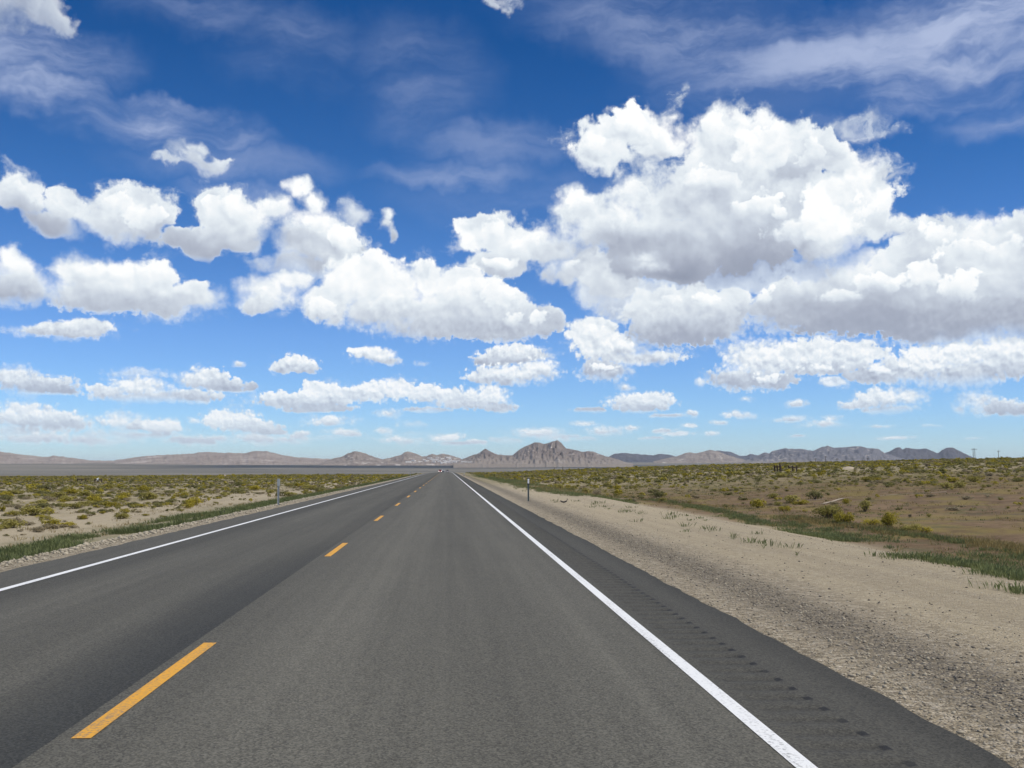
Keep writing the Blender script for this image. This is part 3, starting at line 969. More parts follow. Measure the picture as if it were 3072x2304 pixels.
ROCK_L = rock_material("tan_range_rock", (.225, .180, .150), (.325, .275, .235), (.42, .36, .32), .1, .0016)
ROCK_M = rock_material("brown_peak_rock", (.125, .100, .088), (.235, .195, .165), (.50, .45, .40), -.05, .0045, apron=125.0)
ROCK_H = rock_material("pale_hill_rock", (.185, .150, .128), (.285, .240, .200), (.50, .45, .40), .05, .005)
ROCK_D = rock_material("cloud_shaded_rock", (.058, .055, .066), (.100, .092, .100), (.22, .19, .17), -.2, .003)  # cloud shadow on the right-hand ridges, put into the rock colour
ROCK_R = rock_material("grey_range_rock", (.085, .084, .100), (.180, .168, .172), (.40, .36, .33), .1, .004, apron=110.0)

SIL_L = [(-700, 1372), (-420, 1350), (-200, 1346), (0, 1354.6), (50, 1362), (114, 1368.5), (144, 1371), (159, 1366), (189, 1370), (234, 1376), (273, 1381), (338, 1382), (378, 1375.5),
         (433, 1368.5), (497, 1364.5), (572, 1361), (600, 1357), (622, 1355.6), (656, 1358), (736, 1359.6), (756, 1354), (775, 1353), (796, 1353), (820, 1358.6), (850, 1366), (885, 1371),
         (930, 1374.5), (990, 1376), (1030, 1380), (1060, 1390)]
SIL_H = [(960, 1390), (1000, 1376), (1027, 1370), (1043, 1360.5), (1059, 1354.6), (1081, 1355), (1104, 1363.6), (1131, 1374), (1149, 1377), (1181, 1371), (1203, 1365), (1213, 1357), (1221.5, 1354),
         (1240, 1358), (1267, 1369.5), (1280, 1367), (1296, 1362), (1312, 1364.5), (1330, 1361), (1348, 1364.5), (1375, 1373.6), (1395, 1380), (1420, 1390)]
SIL_M = [(1360, 1392), (1389, 1376), (1407, 1370), (1438.5, 1358), (1450, 1349), (1457.5, 1346.5), (1475, 1356), (1493, 1363), (1515, 1367), (1538, 1365), (1560.5, 1348), (1588, 1333), (1606, 1327),
         (1618, 1327), (1633, 1332), (1651, 1326.6), (1663, 1322), (1671, 1320.7), (1683, 1326.6), (1698.5, 1345.5), (1719, 1348), (1746, 1354.6), (1760, 1353), (1777.6, 1354), (1809, 1366), (1835, 1373), (1870, 1384), (1900, 1392)]
SIL_D1 = [(1800, 1385), (1827, 1369.5), (1841, 1362), (1868, 1358), (1904, 1361), (1940, 1364.5), (1958, 1366), (1981, 1361), (2010, 1365), (2040, 1374), (2060, 1388)]
SIL_P = [(1960, 1384), (2022, 1369.5), (2032, 1368.5), (2061.5, 1357), (2075, 1357.5), (2091, 1359.6), (2110, 1355), (2131, 1350), (2151, 1353.6), (2185, 1366), (2215, 1374), (2250, 1384)]
SIL_D2 = [(2090, 1378), (2130, 1356), (2151, 1351), (2191, 1355.6), (2216, 1365.5), (2231, 1368.5), (2250.5, 1362.5), (2275, 1365.5), (2310, 1372), (2350, 1384)]
SIL_R = [(2230, 1384), (2275, 1366), (2295, 1357), (2308, 1361), (2315, 1353.6), (2355, 1345), (2405, 1347), (2439, 1352), (2462, 1342), (2482, 1337), (2504, 1343.6), (2539, 1341), (2560, 1339), (2576, 1337.7),
         (2608.5, 1344.6), (2633, 1345.6), (2653, 1358), (2690, 1370), (2730, 1380), (2760, 1388)]
SIL_D3 = [(2580, 1386), (2653, 1359), (2668, 1354.6), (2690.6, 1343), (2700, 1343), (2708, 1348), (2718, 1343.6), (2753, 1347), (2777.6, 1345.6), (2812, 1359.6), (2837, 1343.6), (2857, 1342.6), (2882, 1353.6),
          (2912, 1369.5), (2960, 1386), (3000, 1392)]
range_mesh("mesa_range", SIL_L, 11000, 2600, 1401, ROCK_L, 1, .10, gully=.10)
range_mesh("foothills", SIL_H, 9600, 1300, 1395, ROCK_H, 2, .24, gully=.32)
range_mesh("peak_range", SIL_M, 9300, 1700, 1394, ROCK_M, 3, .40, 2.0, 44, gully=.46)
range_mesh("dark_ridge", SIL_D1, 15500, 1800, 1388, ROCK_D, 4, .12)
range_mesh("dark_ridge", SIL_D2, 16500, 1800, 1388, ROCK_D, 5, .12)
range_mesh("pale_hills", SIL_P, 12500, 1600, 1388, ROCK_H, 6, .16)
range_mesh("grey_range", SIL_R, 12000, 1900, 1389, ROCK_R, 7, .3, gully=.42)
range_mesh("dark_buttes", SIL_D3, 13000, 1500, 1388, ROCK_D, 8, .14)


# ------------------------------------------------------------------ vegetation
def leaf_cloud(n, seed, R=1.0, H=1.0, leaf=.09, lobes=7, base=.06, up=.7):
    """many small leaves over the lobes of a rounded, uneven bush; returns verts, quads"""
    g = np.random.default_rng(seed)
    a = g.uniform(0, 2 * math.pi, lobes); rad = np.sqrt(g.uniform(0, 1, lobes)) * .62
    lc = np.stack([np.cos(a) * rad, np.sin(a) * rad, g.uniform(.30, .62, lobes) * (1.05 - .45 * rad)], 1)
    lr = g.uniform(.26, .44, lobes)
    k = g.integers(0, lobes, n)
    d = g.normal(size=(n, 3)); d /= np.linalg.norm(d, axis=1, keepdims=True)
    d[:, 2] = np.where(g.random(n) < .6, np.abs(d[:, 2]), d[:, 2])
    p = lc[k] + d * lr[k][:, None] * g.uniform(.45, 1.08, n)[:, None] ** .6
    # twigs that stick out
    o = g.random(n) < .10
    p[o] += d[o] * .07
    p[:, 2] = np.abs(p[:, 2] - base) + base * g.random(n)
    p = p * np.array([R, R, H])
    nrm = d + g.normal(size=(n, 3)) * .55 + np.array([0, 0, up])
    nrm /= np.linalg.norm(nrm, axis=1, keepdims=True)
    t1 = np.cross(nrm, g.normal(size=(n, 3))); t1 /= np.linalg.norm(t1, axis=1, keepdims=True)
    t2 = np.cross(nrm, t1)
    L = (leaf * g.uniform(.6, 1.4, n))[:, None]
    v = np.stack([p - t1 * L, p - t2 * L * .5, p + t1 * L, p + t2 * L * .5], 1).reshape(-1, 3)
    f = np.arange(4 * n).reshape(n, 4)
    return v, f, lc * np.array([R, R, H])


def with_twigs(v, f, lc, mat, name="foliage"):
    """one bush mesh: leaves plus the twigs that carry them"""
    mb = MB()
    for c in lc:
        mb.tube([(0, 0, -.04), (c[0] * .45, c[1] * .45, c[2] * .45), (c[0], c[1], c[2])], [.03, .02, .01], 4, False)
    tv = np.array(mb.v); tf = np.array(mb.f)
    o = mesh_obj(name, np.concatenate([v, tv]), np.concatenate([f, tf + len(v)]), [mat, M['twig']])
    mi = np.zeros(len(o.data.polygons), np.int32); mi[len(f):] = 1
    o.data.polygons.foreach_set('material_index', mi)
    return o


def stem_mesh(name, seed, R, H):
    g = random.Random(seed)
    mb = MB()
    for k in range(9):
        a = g.uniform(0, 6.283); r = g.uniform(.2, .7) * R
        mb.tube([(0, 0, -.03), (math.cos(a) * r * .35, math.sin(a) * r * .35, H * .3), (math.cos(a) * r, math.sin(a) * r, H * g.uniform(.5, .8))], [.022, .015, .006], 5)
    me = mb.obj(name, M['twig'])
    return me


KINDS = {'sage': ('sagebrush_shrub', M['sage'], .62), 'olive': ('greasewood_shrub', M['olive'], .66), 'yellow': ('rabbitbrush_shrub', M['yellow'], .72), 'dry': ('dry_shrub', M['dry'], .5)}
LIB = {}
for ki, kk in enumerate(KINDS):
    for j in range(4):
        v, f, lc = leaf_cloud(560, 100 + ki * 10 + j, 1.0, 1.0, .085, 7 + j)
        o = with_twigs(v, f, lc, KINDS[kk][1])
        LIB[kk, j] = o.data
        bpy.data.objects.remove(o)

# bushes one can point at: kind, photo column, photo row of the foot, width, height (photo pixels), label
NAMED = [
    ('sage', 2444, 1499, 50, 25, "dark green rounded bush standing beside the start of the pale trail"),
    ('yellow', 2273, 1524, 52, 29, "yellow green bush alone at the left end of the ditch, right of the road"),
    ('yellow', 2402, 1514, 52, 12, "low flat yellow green bush between the dark round bush and the ditch"),
    ('olive', 2596, 1535, 46, 33, "upright olive bush with a thin open crown on the bare ruddy slope"),
    ('olive', 2490, 1562, 98, 46, "largest bush by the ditch, a broad olive dome, right of the road"),
    ('yellow', 2528, 1573, 70, 38, "bright yellow green bush pressed against the front of the broad olive dome"),
    ('yellow', 2612, 1580, 62, 24, "low straggling yellow bush between the two tall bush groups at the ditch"),
    ('yellow', 2668, 1582, 70, 44, "tall bright yellow green bush in the middle of the ditch row"),
    ('olive', 2733, 1599, 64, 28, "dark olive bush near the right end of the ditch row"),
    ('yellow', 2774, 1602, 42, 21, "small yellow bush that ends the ditch row on the right"),
    ('dry', 2730, 1553, 13, 11, "tiny straw coloured tuft alone on the ruddy slope"),
    ('olive', 1680, 1468, 25, 17, "olive bush nearest the reflector post, leftmost of three behind the green strip"),
    ('yellow', 1705, 1463, 21, 10, "small yellow bush in the middle of three behind the green strip"),
    ('olive', 1720, 1470, 25, 14, "dark olive bush, rightmost of three behind the green strip"),
    ('olive', 1762, 1484, 34, 22, "dark bush that leads the brown bush beside it, past the green strip"),
    ('dry', 1790, 1485, 33, 16, "brown spreading bush touching the dark bush on its left"),
    ('yellow', 1855, 1486, 34, 20, "single yellow green round bush by the edge of the sandy pull-out"),
    ('olive', 178, 1497, 48, 21, "broad dark olive bush, biggest on the left plain"),
    ('sage', 25, 1502, 28, 16, "dark green bush at the left edge of the picture on the left plain"),
    ('sage', 65, 1496, 25, 13, "dark green bush second from the left edge on the left plain"),
    ('yellow', 572, 1513, 38, 20, "round yellow olive bush left of the marker post on the left plain"),
    ('olive', 348, 1508, 33, 14, "olive bush halfway between the biggest bush and the round yellow olive one"),
    ('dry', 382, 1504, 30, 11, "greyish brown bush just right of the halfway olive bush"),
    ('sage', 94, 1536, 26, 14, "grey green bush low on the left plain in front of the broad olive one"),
    ('yellow', 7, 1534, 22, 16, "yellow bush cut by the left edge of the picture"),
    ('yellow', 428, 1521, 74, 10, "long flat yellow bush patch in the middle of the left plain"),
    ('yellow', 122, 1554, 36, 9, "flat yellow tuft on the sand strip, second from the left edge"),
    ('yellow', 22, 1564, 26, 8, "flat yellow tuft on the sand strip at the left edge"),
    ('yellow', 308, 1541, 23, 8, "small yellow tuft alone in the middle of the sand strip"),
    ('yellow', 438, 1548, 24, 7, "flat yellow tuft at the right end of the sand strip"),
    ('sage', 139, 1470, 52, 17, "long dark bush behind the broad olive one on the left plain"),
    ('olive', 676, 1491, 36, 14, "olive bush left of the marker post and farther back"),
]


def place_shrub(kind, p, R, H, label, group, seed, stems=False):
    name, mat, _ = KINDS[kind]
    me = LIB[kind, seed % 4]
    if stems:
        root = thing(name, p, label, "shrub", group, random.uniform(0, 6.28))
        fo = bpy.data.objects.new("foliage", me); COL.objects.link(fo); fo.parent = root; fo.scale = (R, R, H)
        st = stem_mesh("stems", seed, R, H); st.parent = root
        return root
    o = bpy.data.objects.new(name, me)
    COL.objects.link(o)
    o.location = p; o.scale = (R, R, H); o.rotation_euler = (0, 0, random.uniform(0, 6.28))
    return tag(o, label, "shrub", group)


named_xy = []
for i, (kind, px, py, wpx, hpx, label) in enumerate(NAMED):
    p, t = hit(px, py)
    R = wpx * t / F_PX / 2 * 1.12; H = hpx * t / F_PX * 1.18
    named_xy.append((p.x, p.y, R))
    big = wpx >= 60 and hpx > 20
    if big:                       # a wide bush gets its own dense crown
        v, f, lc = leaf_cloud(1700, 900 + i, 1, 1, .05, 13)
        root = thing(KINDS[kind][0], p, label, "shrub", None)
        fo = with_twigs(v * np.array([R, R * .8, H]), f, lc * np.array([R, R * .8, H]), KINDS[kind][1]); fo.parent = root
        st = stem_mesh("stems", i, R, H); st.parent = root
    else:
        place_shrub(kind, p, R, H, label, None, i, stems=hpx > 15)

# the open range
AZ0, AZ1 = math.radians(-27.5), math.radians(34.5)
N = 62000
az = rng.uniform(AZ0, AZ1, N); rr = np.sqrt(rng.uniform(14 ** 2, 430 ** 2, N))
X, Y = np.sin(az) * rr, np.cos(az) * rr
cl = fbm(X / 14, Y / 14, 3, 31)
dens = np.zeros(N)
Lm = X < -1.8
edgeL = -17.5 + (fbm(Y / 10, Y * 0 + 2, 2, 5) - .5) * 5
dens = np.where(Lm, ss(-X, 12.5, 20) * (.36 + .64 * ss(cl, .40, .60)), dens)
near_r = ss(Y, 66, 105) * ss(X, 9 + 0 * X, 14) * (.30 + .7 * ss(cl, .40, .60))
slope_r = ss(X, 15, 18) * (.05 + .22 * ss(cl, .50, .62))
dens = np.where(~Lm, np.maximum(near_r, slope_r), dens)
dens = np.where(~Lm & (Y > 150), np.maximum(dens, ss(X, 6, 10)), dens)
dens = np.where(Lm & (Y > 90), np.maximum(dens, ss(-X, 9.5, 13) * .55), dens)
dens = np.maximum(dens, ss(rr, 120, 260) * np.where(Lm, ss(-X, 9, 14), ss(X, 6, 12)) * .9)
keep = rng.random(N) < dens
X, Y, rr, Lm = X[keep], Y[keep], rr[keep], Lm[keep]
sizes = np.clip(rng.lognormal(math.log(.30), .42, len(X)), .13, .95)
ok = np.ones(len(X), bool)
for (bx, by, bR) in named_xy:
    ok &= np.hypot(X - bx, Y - by) > bR + sizes * .8
X, Y, rr, Lm, sizes = X[ok], Y[ok], rr[ok], Lm[ok], sizes[ok]
Zt = terrain(X, Y)
kn = rng.random(len(X))
kinds = np.where(kn < .28, 0, np.where(kn < .56, 1, np.where(kn < .72, 2, 3)))
order = np.argsort(-(sizes / rr))
KN = list(KINDS)
IND = 255
LAB = {(0, True): "low dark sagebrush dotted over the left plain", (1, True): "low olive bush dotted over the left plain",
       (2, True): "small yellow bush dotted over the left plain", (3, True): "small brown dry bush dotted over the left plain",
       (0, False): "low dark sagebrush dotted over the right range", (1, False): "low olive bush dotted over the right range",
       (2, False): "small yellow bush dotted over the right range", (3, False): "small brown dry bush dotted over the right range"}
for j in order[:IND]:
    k = int(kinds[j]); left = bool(Lm[j])
    R = float(sizes[j])
    place_shrub(KN[k], (float(X[j]), float(Y[j]), float(Zt[j]) - .02), R, R * KINDS[KN[k]][2] * 1.22 * random.uniform(.85, 1.15), LAB[k, left],
                LAB[k, left].split(' ', 1)[1] if False else ("%s bushes on the %s" % (['dark', 'olive', 'yellow', 'brown'][k], 'left plain' if left else 'right range')), int(j))
for k in range(4):
    js = [j for j in order[IND:] if kinds[j] == k]
    V, Fq, b = [], [], 0
    tmpl = {}
    for q in range(6):
        tmpl['m', q] = leaf_cloud(95, 300 + k * 10 + q, 1, 1, .17, 5)[:2]
        tmpl['l', q] = leaf_cloud(34, 400 + k * 10 + q, 1, 1, .30, 4)[:2]
    for j in js:
        v, f = tmpl['m' if rr[j] < 130 else 'l', int(rng.integers(6))]
        a = rng.uniform(0, 6.28); c, s = math.cos(a), math.sin(a)
        R = sizes[j]; H = R * KINDS[KN[k]][2] * 1.22
        vv = np.stack([(v[:, 0] * c - v[:, 1] * s) * R + X[j], (v[:, 0] * s + v[:, 1] * c) * R + Y[j], v[:, 2] * H + Zt[j] - .02], 1)
        V.append(vv); Fq.append(f + b); b += len(v)
    o = mesh_obj(["sagebrush_scrub", "olive_scrub", "yellow_scrub", "brown_scrub"][k], np.concatenate(V), np.concatenate(Fq), KINDS[KN[k]][1])
    tag(o, ["far dark sagebrush that covers the range out to the skyline", "far olive brush that covers the range out to the skyline",
            "far yellow brush sprinkled over the range", "far brown dry brush sprinkled over the range"][k], "scrub", kind='stuff')


def weed_field(name, pts, mat, label, h=(.10, .30), leaves=16, width=.012, spread=.12):
    """tufts of narrow upright leaves; pts = (x, y, size)"""
    V, Fq, b = [], [], 0
    for (x, y, s) in pts:
        g = leaves
        z = float(terrain(x, y)) - .01
        a = rng.uniform(0, 6.28, g); r0 = rng.uniform(0, spread, g) * s; lean = rng.uniform(.05, .9, g)
        hh = rng.uniform(h[0], h[1], g) * s
        bx, by = x + np.cos(a) * r0, y + np.sin(a) * r0
        dx, dy = np.cos(a) * lean * hh, np.sin(a) * lean * hh
        w = width * rng.uniform(.7, 1.5, g) * (s ** .5)
        nx_, ny_ = -np.sin(a + .6) * w, np.cos(a + .6) * w
        v = np.stack([np.stack([bx - nx_ * .5, by - ny_ * .5, np.full(g, z)], 1),
                      np.stack([bx + dx * .5 - nx_, by + dy * .5 - ny_, z + hh * .6], 1),
                      np.stack([bx + dx, by + dy, z + hh], 1),
                      np.stack([bx + dx * .5 + nx_, by + dy * .5 + ny_, z + hh * .6], 1)], 1).reshape(-1, 3)
        V.append(v); Fq.append(np.arange(4 * g).reshape(g, 4) + b); b += 4 * g
    o = mesh_obj(name, np.concatenate(V), np.concatenate(Fq), mat)
    return tag(o, label, "weeds", kind='stuff')


def along(pxs, n, width, gap=.0, seed=0, far=1.0):
    """scatter along a traced line (photo pixels), patchy"""
    P = [hit(*p)[0] for p in pxs]
    L = [0]
    for a, b in zip(P[:-1], P[1:]):
        L.append(L[-1] + (b - a).length)
    out = []
    g = np.random.default_rng(seed)
    while len(out) < n:
        s = L[-1] * g.random() ** far
        i = min(len(P) - 2, max(0, int(np.searchsorted(L, s)) - 1))
        p = P[i].lerp(P[i + 1], (s - L[i]) / max(1e-6, L[i + 1] - L[i]))
        x, y = p.x + g.normal() * width, p.y + g.normal() * width
        if fbm(x / 1.7 + seed, y / 2.6, 3, 40) > gap + .12 * g.random() - .06:
            out.append((x, y, g.uniform(.6, 1.35)))
    return out


# left: a dense belt at the foot of the gravel
pts = []
g = np.random.default_rng(5)
while len(pts) < 8200:
    y = 14 + 240 * g.random() ** 1.35
    c = -9.6 + 1.6 * float(ss(y, 45, 120)) + g.normal() * (1.55 - .85 * float(ss(y, 40, 110)))
    if c > -7.75 + .2 * g.random() or c < -13:
        continue
    f_ = float(fbm(c / 1.1, y / 2.4, 3, 17))
    if f_ > .49 + .10 * g.random() - .13 * float(ss(y, 45, 110)):
        pts.append((c, y, g.uniform(.45, 1.0) * (1 + 2.2 * max(0, f_ - .52))))
weed_field("roadside_weeds", pts, M['weed'], "green weeds in a belt along the left gravel edge", (.05, .19), 22, .010, .34)
pts = along([(1440, 1428), (1500, 1440), (1580, 1457), (1660, 1476), (1780, 1492), (1900, 1500), (2010, 1505)], 2200, .9, .42, 2)
pts += along([(1430, 1423), (1500, 1433), (1620, 1455), (1760, 1482), (1900, 1494)], 1700, 1.1, .40, 6)
pts += along([(2002, 1504), (2096, 1524), (2196, 1543), (2290, 1573), (2395, 1598), (2544, 1628), (2643, 1643)], 900, .32, .46, 3)
pts += along([(2460, 1604), (2560, 1630), (2650, 1648)], 220, .32, .44, 13)
pts += along([(2718, 1673), (2842, 1693), (2967, 1708), (3072, 1757), (3150, 1790)], 380, .36, .46, 4)
pts += along([(2350, 1551), (2469, 1568), (2569, 1580), (2680, 1600), (2768, 1610), (2867, 1624), (2966, 1648), (3072, 1673), (3150, 1690)], 620, .28, .46, 8)
pts += along([(2300, 1560), (2480, 1597), (2700, 1632), (2900, 1668), (3072, 1710)], 260, .55, .52, 9)
pts += along([(1700, 1500), (1900, 1530), (2100, 1570), (2350, 1640)], 34, .8, .52, 10)
weed_field("roadside_weeds", pts, M['weed'], "green weeds in broken strips across the sandy right verge", (.045, .16), 20, .009, .24)
pts = along([(2350, 1551), (2500, 1575), (2650, 1592), (2768, 1606), (2900, 1622), (3072, 1655), (3150, 1672)], 900, .45, .34, 18)
pts += along([(1560, 1448), (1700, 1478), (1850, 1492), (2000, 1500), (2200, 1530)], 700, .9, .40, 19)
pts += [(float(a), float(b), float(c)) for a, b, c in zip(g.uniform(14, 75, 6500), g.uniform(18, 130, 6500), g.uniform(.5, 1.15, 6500)) if fbm(a / 4, b / 6, 3, 55) > .47]
pts += [(float(a), float(b), float(c)) for a, b, c in zip(-g.uniform(10, 46, 3600), g.uniform(24, 150, 3600), g.uniform(.5, 1.1, 3600)) if fbm(a / 5, b / 5, 3, 77) > .45]
weed_field("dry_grass", pts, M['straw'], "straw coloured dry grass along the ditch and over the slopes", (.05, .20), 14, .008, .20)

pts = [(float(a), float(b), float(c)) for a, b, c in zip(g.uniform(14, 75, 5200), g.uniform(18, 130, 5200), g.uniform(.6, 1.3, 5200)) if fbm(a / 3.5, b / 5, 3, 91) > .52]
weed_field("low_herbs", pts, M['weed'], "low green herbs dotted over the ruddy slope beyond the ditch", (.03, .11), 14, .012, .22)

# single weeds out on the bare sand
for px, py, s, lab in ((2391, 1668, 1.0, "lone forked grey green weed on the bare sand, lower of two"), (2292, 1646, .8, "lone forked weed on the bare sand, upper of two"),
                       (2200, 1618, 1.25, "low tuft of weeds alone on the sandy verge left of the forked weeds")):
    p, t = hit(px, py)
    mb = MB()
    n = 5 if s < 1.2 else 26
    for k in range(n):
        a = random.uniform(0, 6.28) if n > 5 else (k * 1.256)
        hgt = random.uniform(.08, .16) * s; ln = random.uniform(.5, 1.2) * hgt
        w = .005 if n > 5 else .007
        r0 = random.uniform(0, .14) if n > 5 else 0
        q = Vector((math.cos(a), math.sin(a), 0)); c = Vector((-q.y, q.x, 0)) * w; o0 = q * r0
        mb.add([o0 - c * .4, o0 + q * ln * .5 - c + Vector((0, 0, hgt * .65)), o0 + q * ln + Vector((0, 0, hgt)), o0 + q * ln * .5 + c + Vector((0, 0, hgt * .65)), o0 + c * .4], [(0, 1, 2, 3, 4)])
    o = mb.obj("weed", M['weed'], loc=p)
    tag(o, lab, "weed")


# ------------------------------------------------------------------ stones
def stone_field(name, xs, ys, sz, mat, label, lift=None):
    ico = bmesh.new(); bmesh.ops.create_icosphere(ico, subdivisions=1, radius=1)
    iv = np.array([v.co[:] for v in ico.verts]); fi = np.array([[v.index for v in f.verts] for f in ico.faces]); ico.free()
    V, Fq, b = [], [], 0
    z = terrain(xs, ys)
    for x, y, zz, s in zip(xs, ys, z, sz):
        j = iv * (1 + rng.normal(size=(len(iv), 1)) * .18) * np.array([1, rng.uniform(.6, 1.0), rng.uniform(.45, .8)])
        a = rng.uniform(0, 6.28); c, s_ = math.cos(a), math.sin(a)
        vv = np.stack([(j[:, 0] * c - j[:, 1] * s_) * s + x, (j[:, 0] * s_ + j[:, 1] * c) * s + y, j[:, 2] * s + zz + s * .2], 1)
        V.append(vv); Fq.append(fi + b); b += len(iv)
    o = mesh_obj(name, np.concatenate(V), np.concatenate(Fq), mat)
    return tag(o, label, "gravel", kind='stuff')


n = 9000
yy = 2.6 + 42 * rng.random(n) ** 1.9
xx = ROAD_R + .06 + np.abs(rng.normal(size=n)) * 1.0 + .0
kx = xx < ROAD_R + 5.5
sz = np.clip(rng.lognormal(math.log(.0085), .42, n), .004, .026)
stone_field("gravel", xx[kx], yy[kx], sz[kx], M['stone'], "loose pale gravel along the right pavement edge")
n = 4200
yy = 2.8 + 34 * rng.random(n) ** 1.8
xx = ROAD_R + .95 + rng.normal(size=n) * .38
kx = xx > ROAD_R + .08
sz = np.clip(rng.lognormal(math.log(.0085), .45, n), .004, .022)
stone_field("dark_gravel", xx[kx], yy[kx], sz[kx], M['grit'], "dark crumbs of old asphalt in the right gravel")
n = 5200
yy = 13 + 75 * rng.random(n) ** 1.4
xx = ROAD_L - .1 - 1.15 * rng.random(n) - .35 * np.abs(rng.normal(size=n))
sz = np.clip(rng.lognormal(math.log(.024), .4, n), .010, .07)
stone_field("gravel", xx, yy, sz, M['stone'], "coarse pale gravel along the left pavement edge")
n = 2600
yy = 5 + 60 * rng.random(n) ** 1.5
xx = ROAD_R + 1.5 + 6.5 * rng.random(n)
sz = np.clip(rng.lognormal(math.log(.008), .5, n), .004, .024)
stone_field("pebbles", xx, yy, sz, M['grit'], "pebbles strewn over the sandy right verge")


# ------------------------------------------------------------------ marker posts
def delineator(px, py_base, py_top, label, panel, rz=0.0, group=None):
    p, t = hit(px, py_base)
    h = (py_base - py_top) * t / F_PX
    root = thing("marker_post", p, label, "marker post", group, rz)
    w, d, th = .040, .022, .006
    prof = [(-w, -d), (-w, 0), (-.014, 0), (-.014, d * .8), (.014, d * .8), (.014, 0), (w, 0), (w, -d), (w - th, -d), (w - th, -th), (.014 - th, -th), (.014 - th, d * .8 - th),
            (-.014 + th, d * .8 - th), (-.014 + th, -th), (-w + th, -th), (-w + th, -d)]
    n = len(prof)
    z0, z1 = -.3, h * .985
    v = [(x, y, z0) for x, y in prof] + [(x, y, z1) for x, y in prof]
    f = [(k, (k + 1) % n, n + (k + 1) % n, n + k) for k in range(n)] + [tuple(range(n, 2 * n))]
    mesh_obj("post", v, f, M['steel_dark'] if panel == 'front' else M['steel'], root)
    ph = .31
    mb = MB().box(-.056, .056, -.034, -.026, h - ph, h, .003)
    pn = mb.obj("panel", M['black'] if panel == 'front' else M['steel'], root)
    if panel == 'front':
        MB().box(-.040, .040, -.0385, -.0345, h - ph + .045, h - .05, .001).obj("reflector", M['reflector'], pn)
    else:
        MB().box(.050, .060, -.042, -.0345, h - ph + .01, h - .01, .001).obj("reflector", M['reflector'], pn)  # white strip stands in for the sunlit right edge of the panel
    mb = MB()
    for zz in (h - ph + .02, h - .025):
        mb.tube([(0, -.046, zz), (0, -.03, zz)], .007, 8)
    mb.obj("bolts", M['steel'], pn)
    return root


delineator(1585, 1503, 1434, "steel roadside post with a black framed white reflector on the right gravel", 'front', .04)
delineator(834.5, 1515, 1439, "pale grey steel roadside post at the left gravel edge near the weeds", 'back', .12)
delineator(1231, 1428.5, 1413, "far small pale post at the left road edge near the crest", 'back', .1)
delineator(1392, 1428.5, 1420, "far small dark post at the right road edge near the crest", 'front', 0)


# ------------------------------------------------------------------ old fence braces
def brace(posts, rails, label, group, fat=.085):
    """posts: (px, foot row, top row); rails: (post a, post b, row a, row b)"""
    p0, t0 = hit(posts[0][0], posts[0][1])
    root = thing("fence_brace", p0, label, "fence", group)
    tops = []
    for (px, pb, pt) in posts:
        d = ray(px, pb)
        s = p0.y / d.y
        x, y = d.x * s, p0.y + random.uniform(-.15, .15)
        z = float(terrain(x, y))
        h = max(.5, (CAM_H + ray(px, pt).z / ray(px, pt).y * p0.y) - z)
        mb = MB().tube([(0, 0, -.2), (.01, 0, h * .5), (-.02, .01, h * .97), (-.02, .01, h)], [fat, fat * .95, fat * .9, fat * .7], 9)
        mb.obj("post", M['wood'], root, loc=Vector((x, y, z)) - p0)
        tops.append((x, y, z, h))
    for (a, b, ra, rb) in rails:
        A = ray(posts[a][0], ra); B = ray(posts[b][0], rb)
        pa = Vector((tops[a][0], tops[a][1] - fat, CAM_H + A.z / A.y * p0.y)) - p0
        pb_ = Vector((tops[b][0], tops[b][1] - fat, CAM_H + B.z / B.y * p0.y)) - p0
        MB().tube([pa, pa.lerp(pb_, .5) + Vector((0, 0, -.02)), pb_], fat * .7, 8).obj("rail", M['wood'], root)
    return root


GRP_F = "old timber fence braces"
brace([(2324, 1416, 1395), (2332, 1415, 1396), (2343.5, 1416.5, 1396), (2340, 1416, 1389)], [(0, 2, 1400, 1400)], "dark timber fence brace with one tall post, left one of the right range pair", GRP_F, .11)
brace([(2367.5, 1415.5, 1396), (2379, 1417.5, 1397), (2390, 1417.5, 1398)], [(0, 2, 1401, 1402)], "dark three post timber fence brace, right one of the right range pair", GRP_F, .11)
brace([(233, 1447, 1436), (245.5, 1447, 1436), (257.5, 1446, 1435)], [(0, 1, 1437.5, 1437.5), (1, 2, 1438.5, 1435.5)], "three post timber fence brace, left one of the pair on the left plain", GRP_F, .10)
b4 = brace([(284, 1448, 1436), (294.5, 1446, 1437), (305.5, 1447, 1436)], [(0, 1, 1438, 1440), (1, 2, 1439, 1438)], "timber fence brace with a pale scrap caught on it, right one on the left plain", GRP_F, .10)
sp, _ = hit(294.5, 1446)
bm = bmesh.new()
bmesh.ops.create_grid(bm, x_segments=6, y_segments=6, size=.5)
for v in bm.verts:
    v.co = Vector((v.co.x * .42, -.14 + .05 * math.sin(v.co.x * 9 + v.co.y * 5), .62 + v.co.y * .40 + .12 * v.co.x))
bmesh.ops.solidify(bm, geom=bm.faces[:], thickness=.012)
me = bpy.data.meshes.new("plastic_scrap"); bm.to_mesh(me); bm.free()
me.materials.append(M['reflector'])
so = bpy.data.objects.new("plastic_scrap", me); COL.objects.link(so)
so.location = (b4.children[1].location + b4.location) if len(b4.children) > 1 else sp
tag(so, "pale torn scrap hanging on the left plain fence brace", "litter")
for px, py in ((1663.6, 1408), (1688, 1407)):
    p, t = hit(px, py)
    h = 9 * t / F_PX
    o = MB().tube([(0, 0, -.2), (0, 0, h * .6), (.02, 0, h)], [.09, .085, .06], 8).obj("fence_post", M['wood'], loc=p)
    tag(o, "lone short fence post on the skyline, %s of two right of the road" % ("left one" if px < 1670 else "right one"), "post")


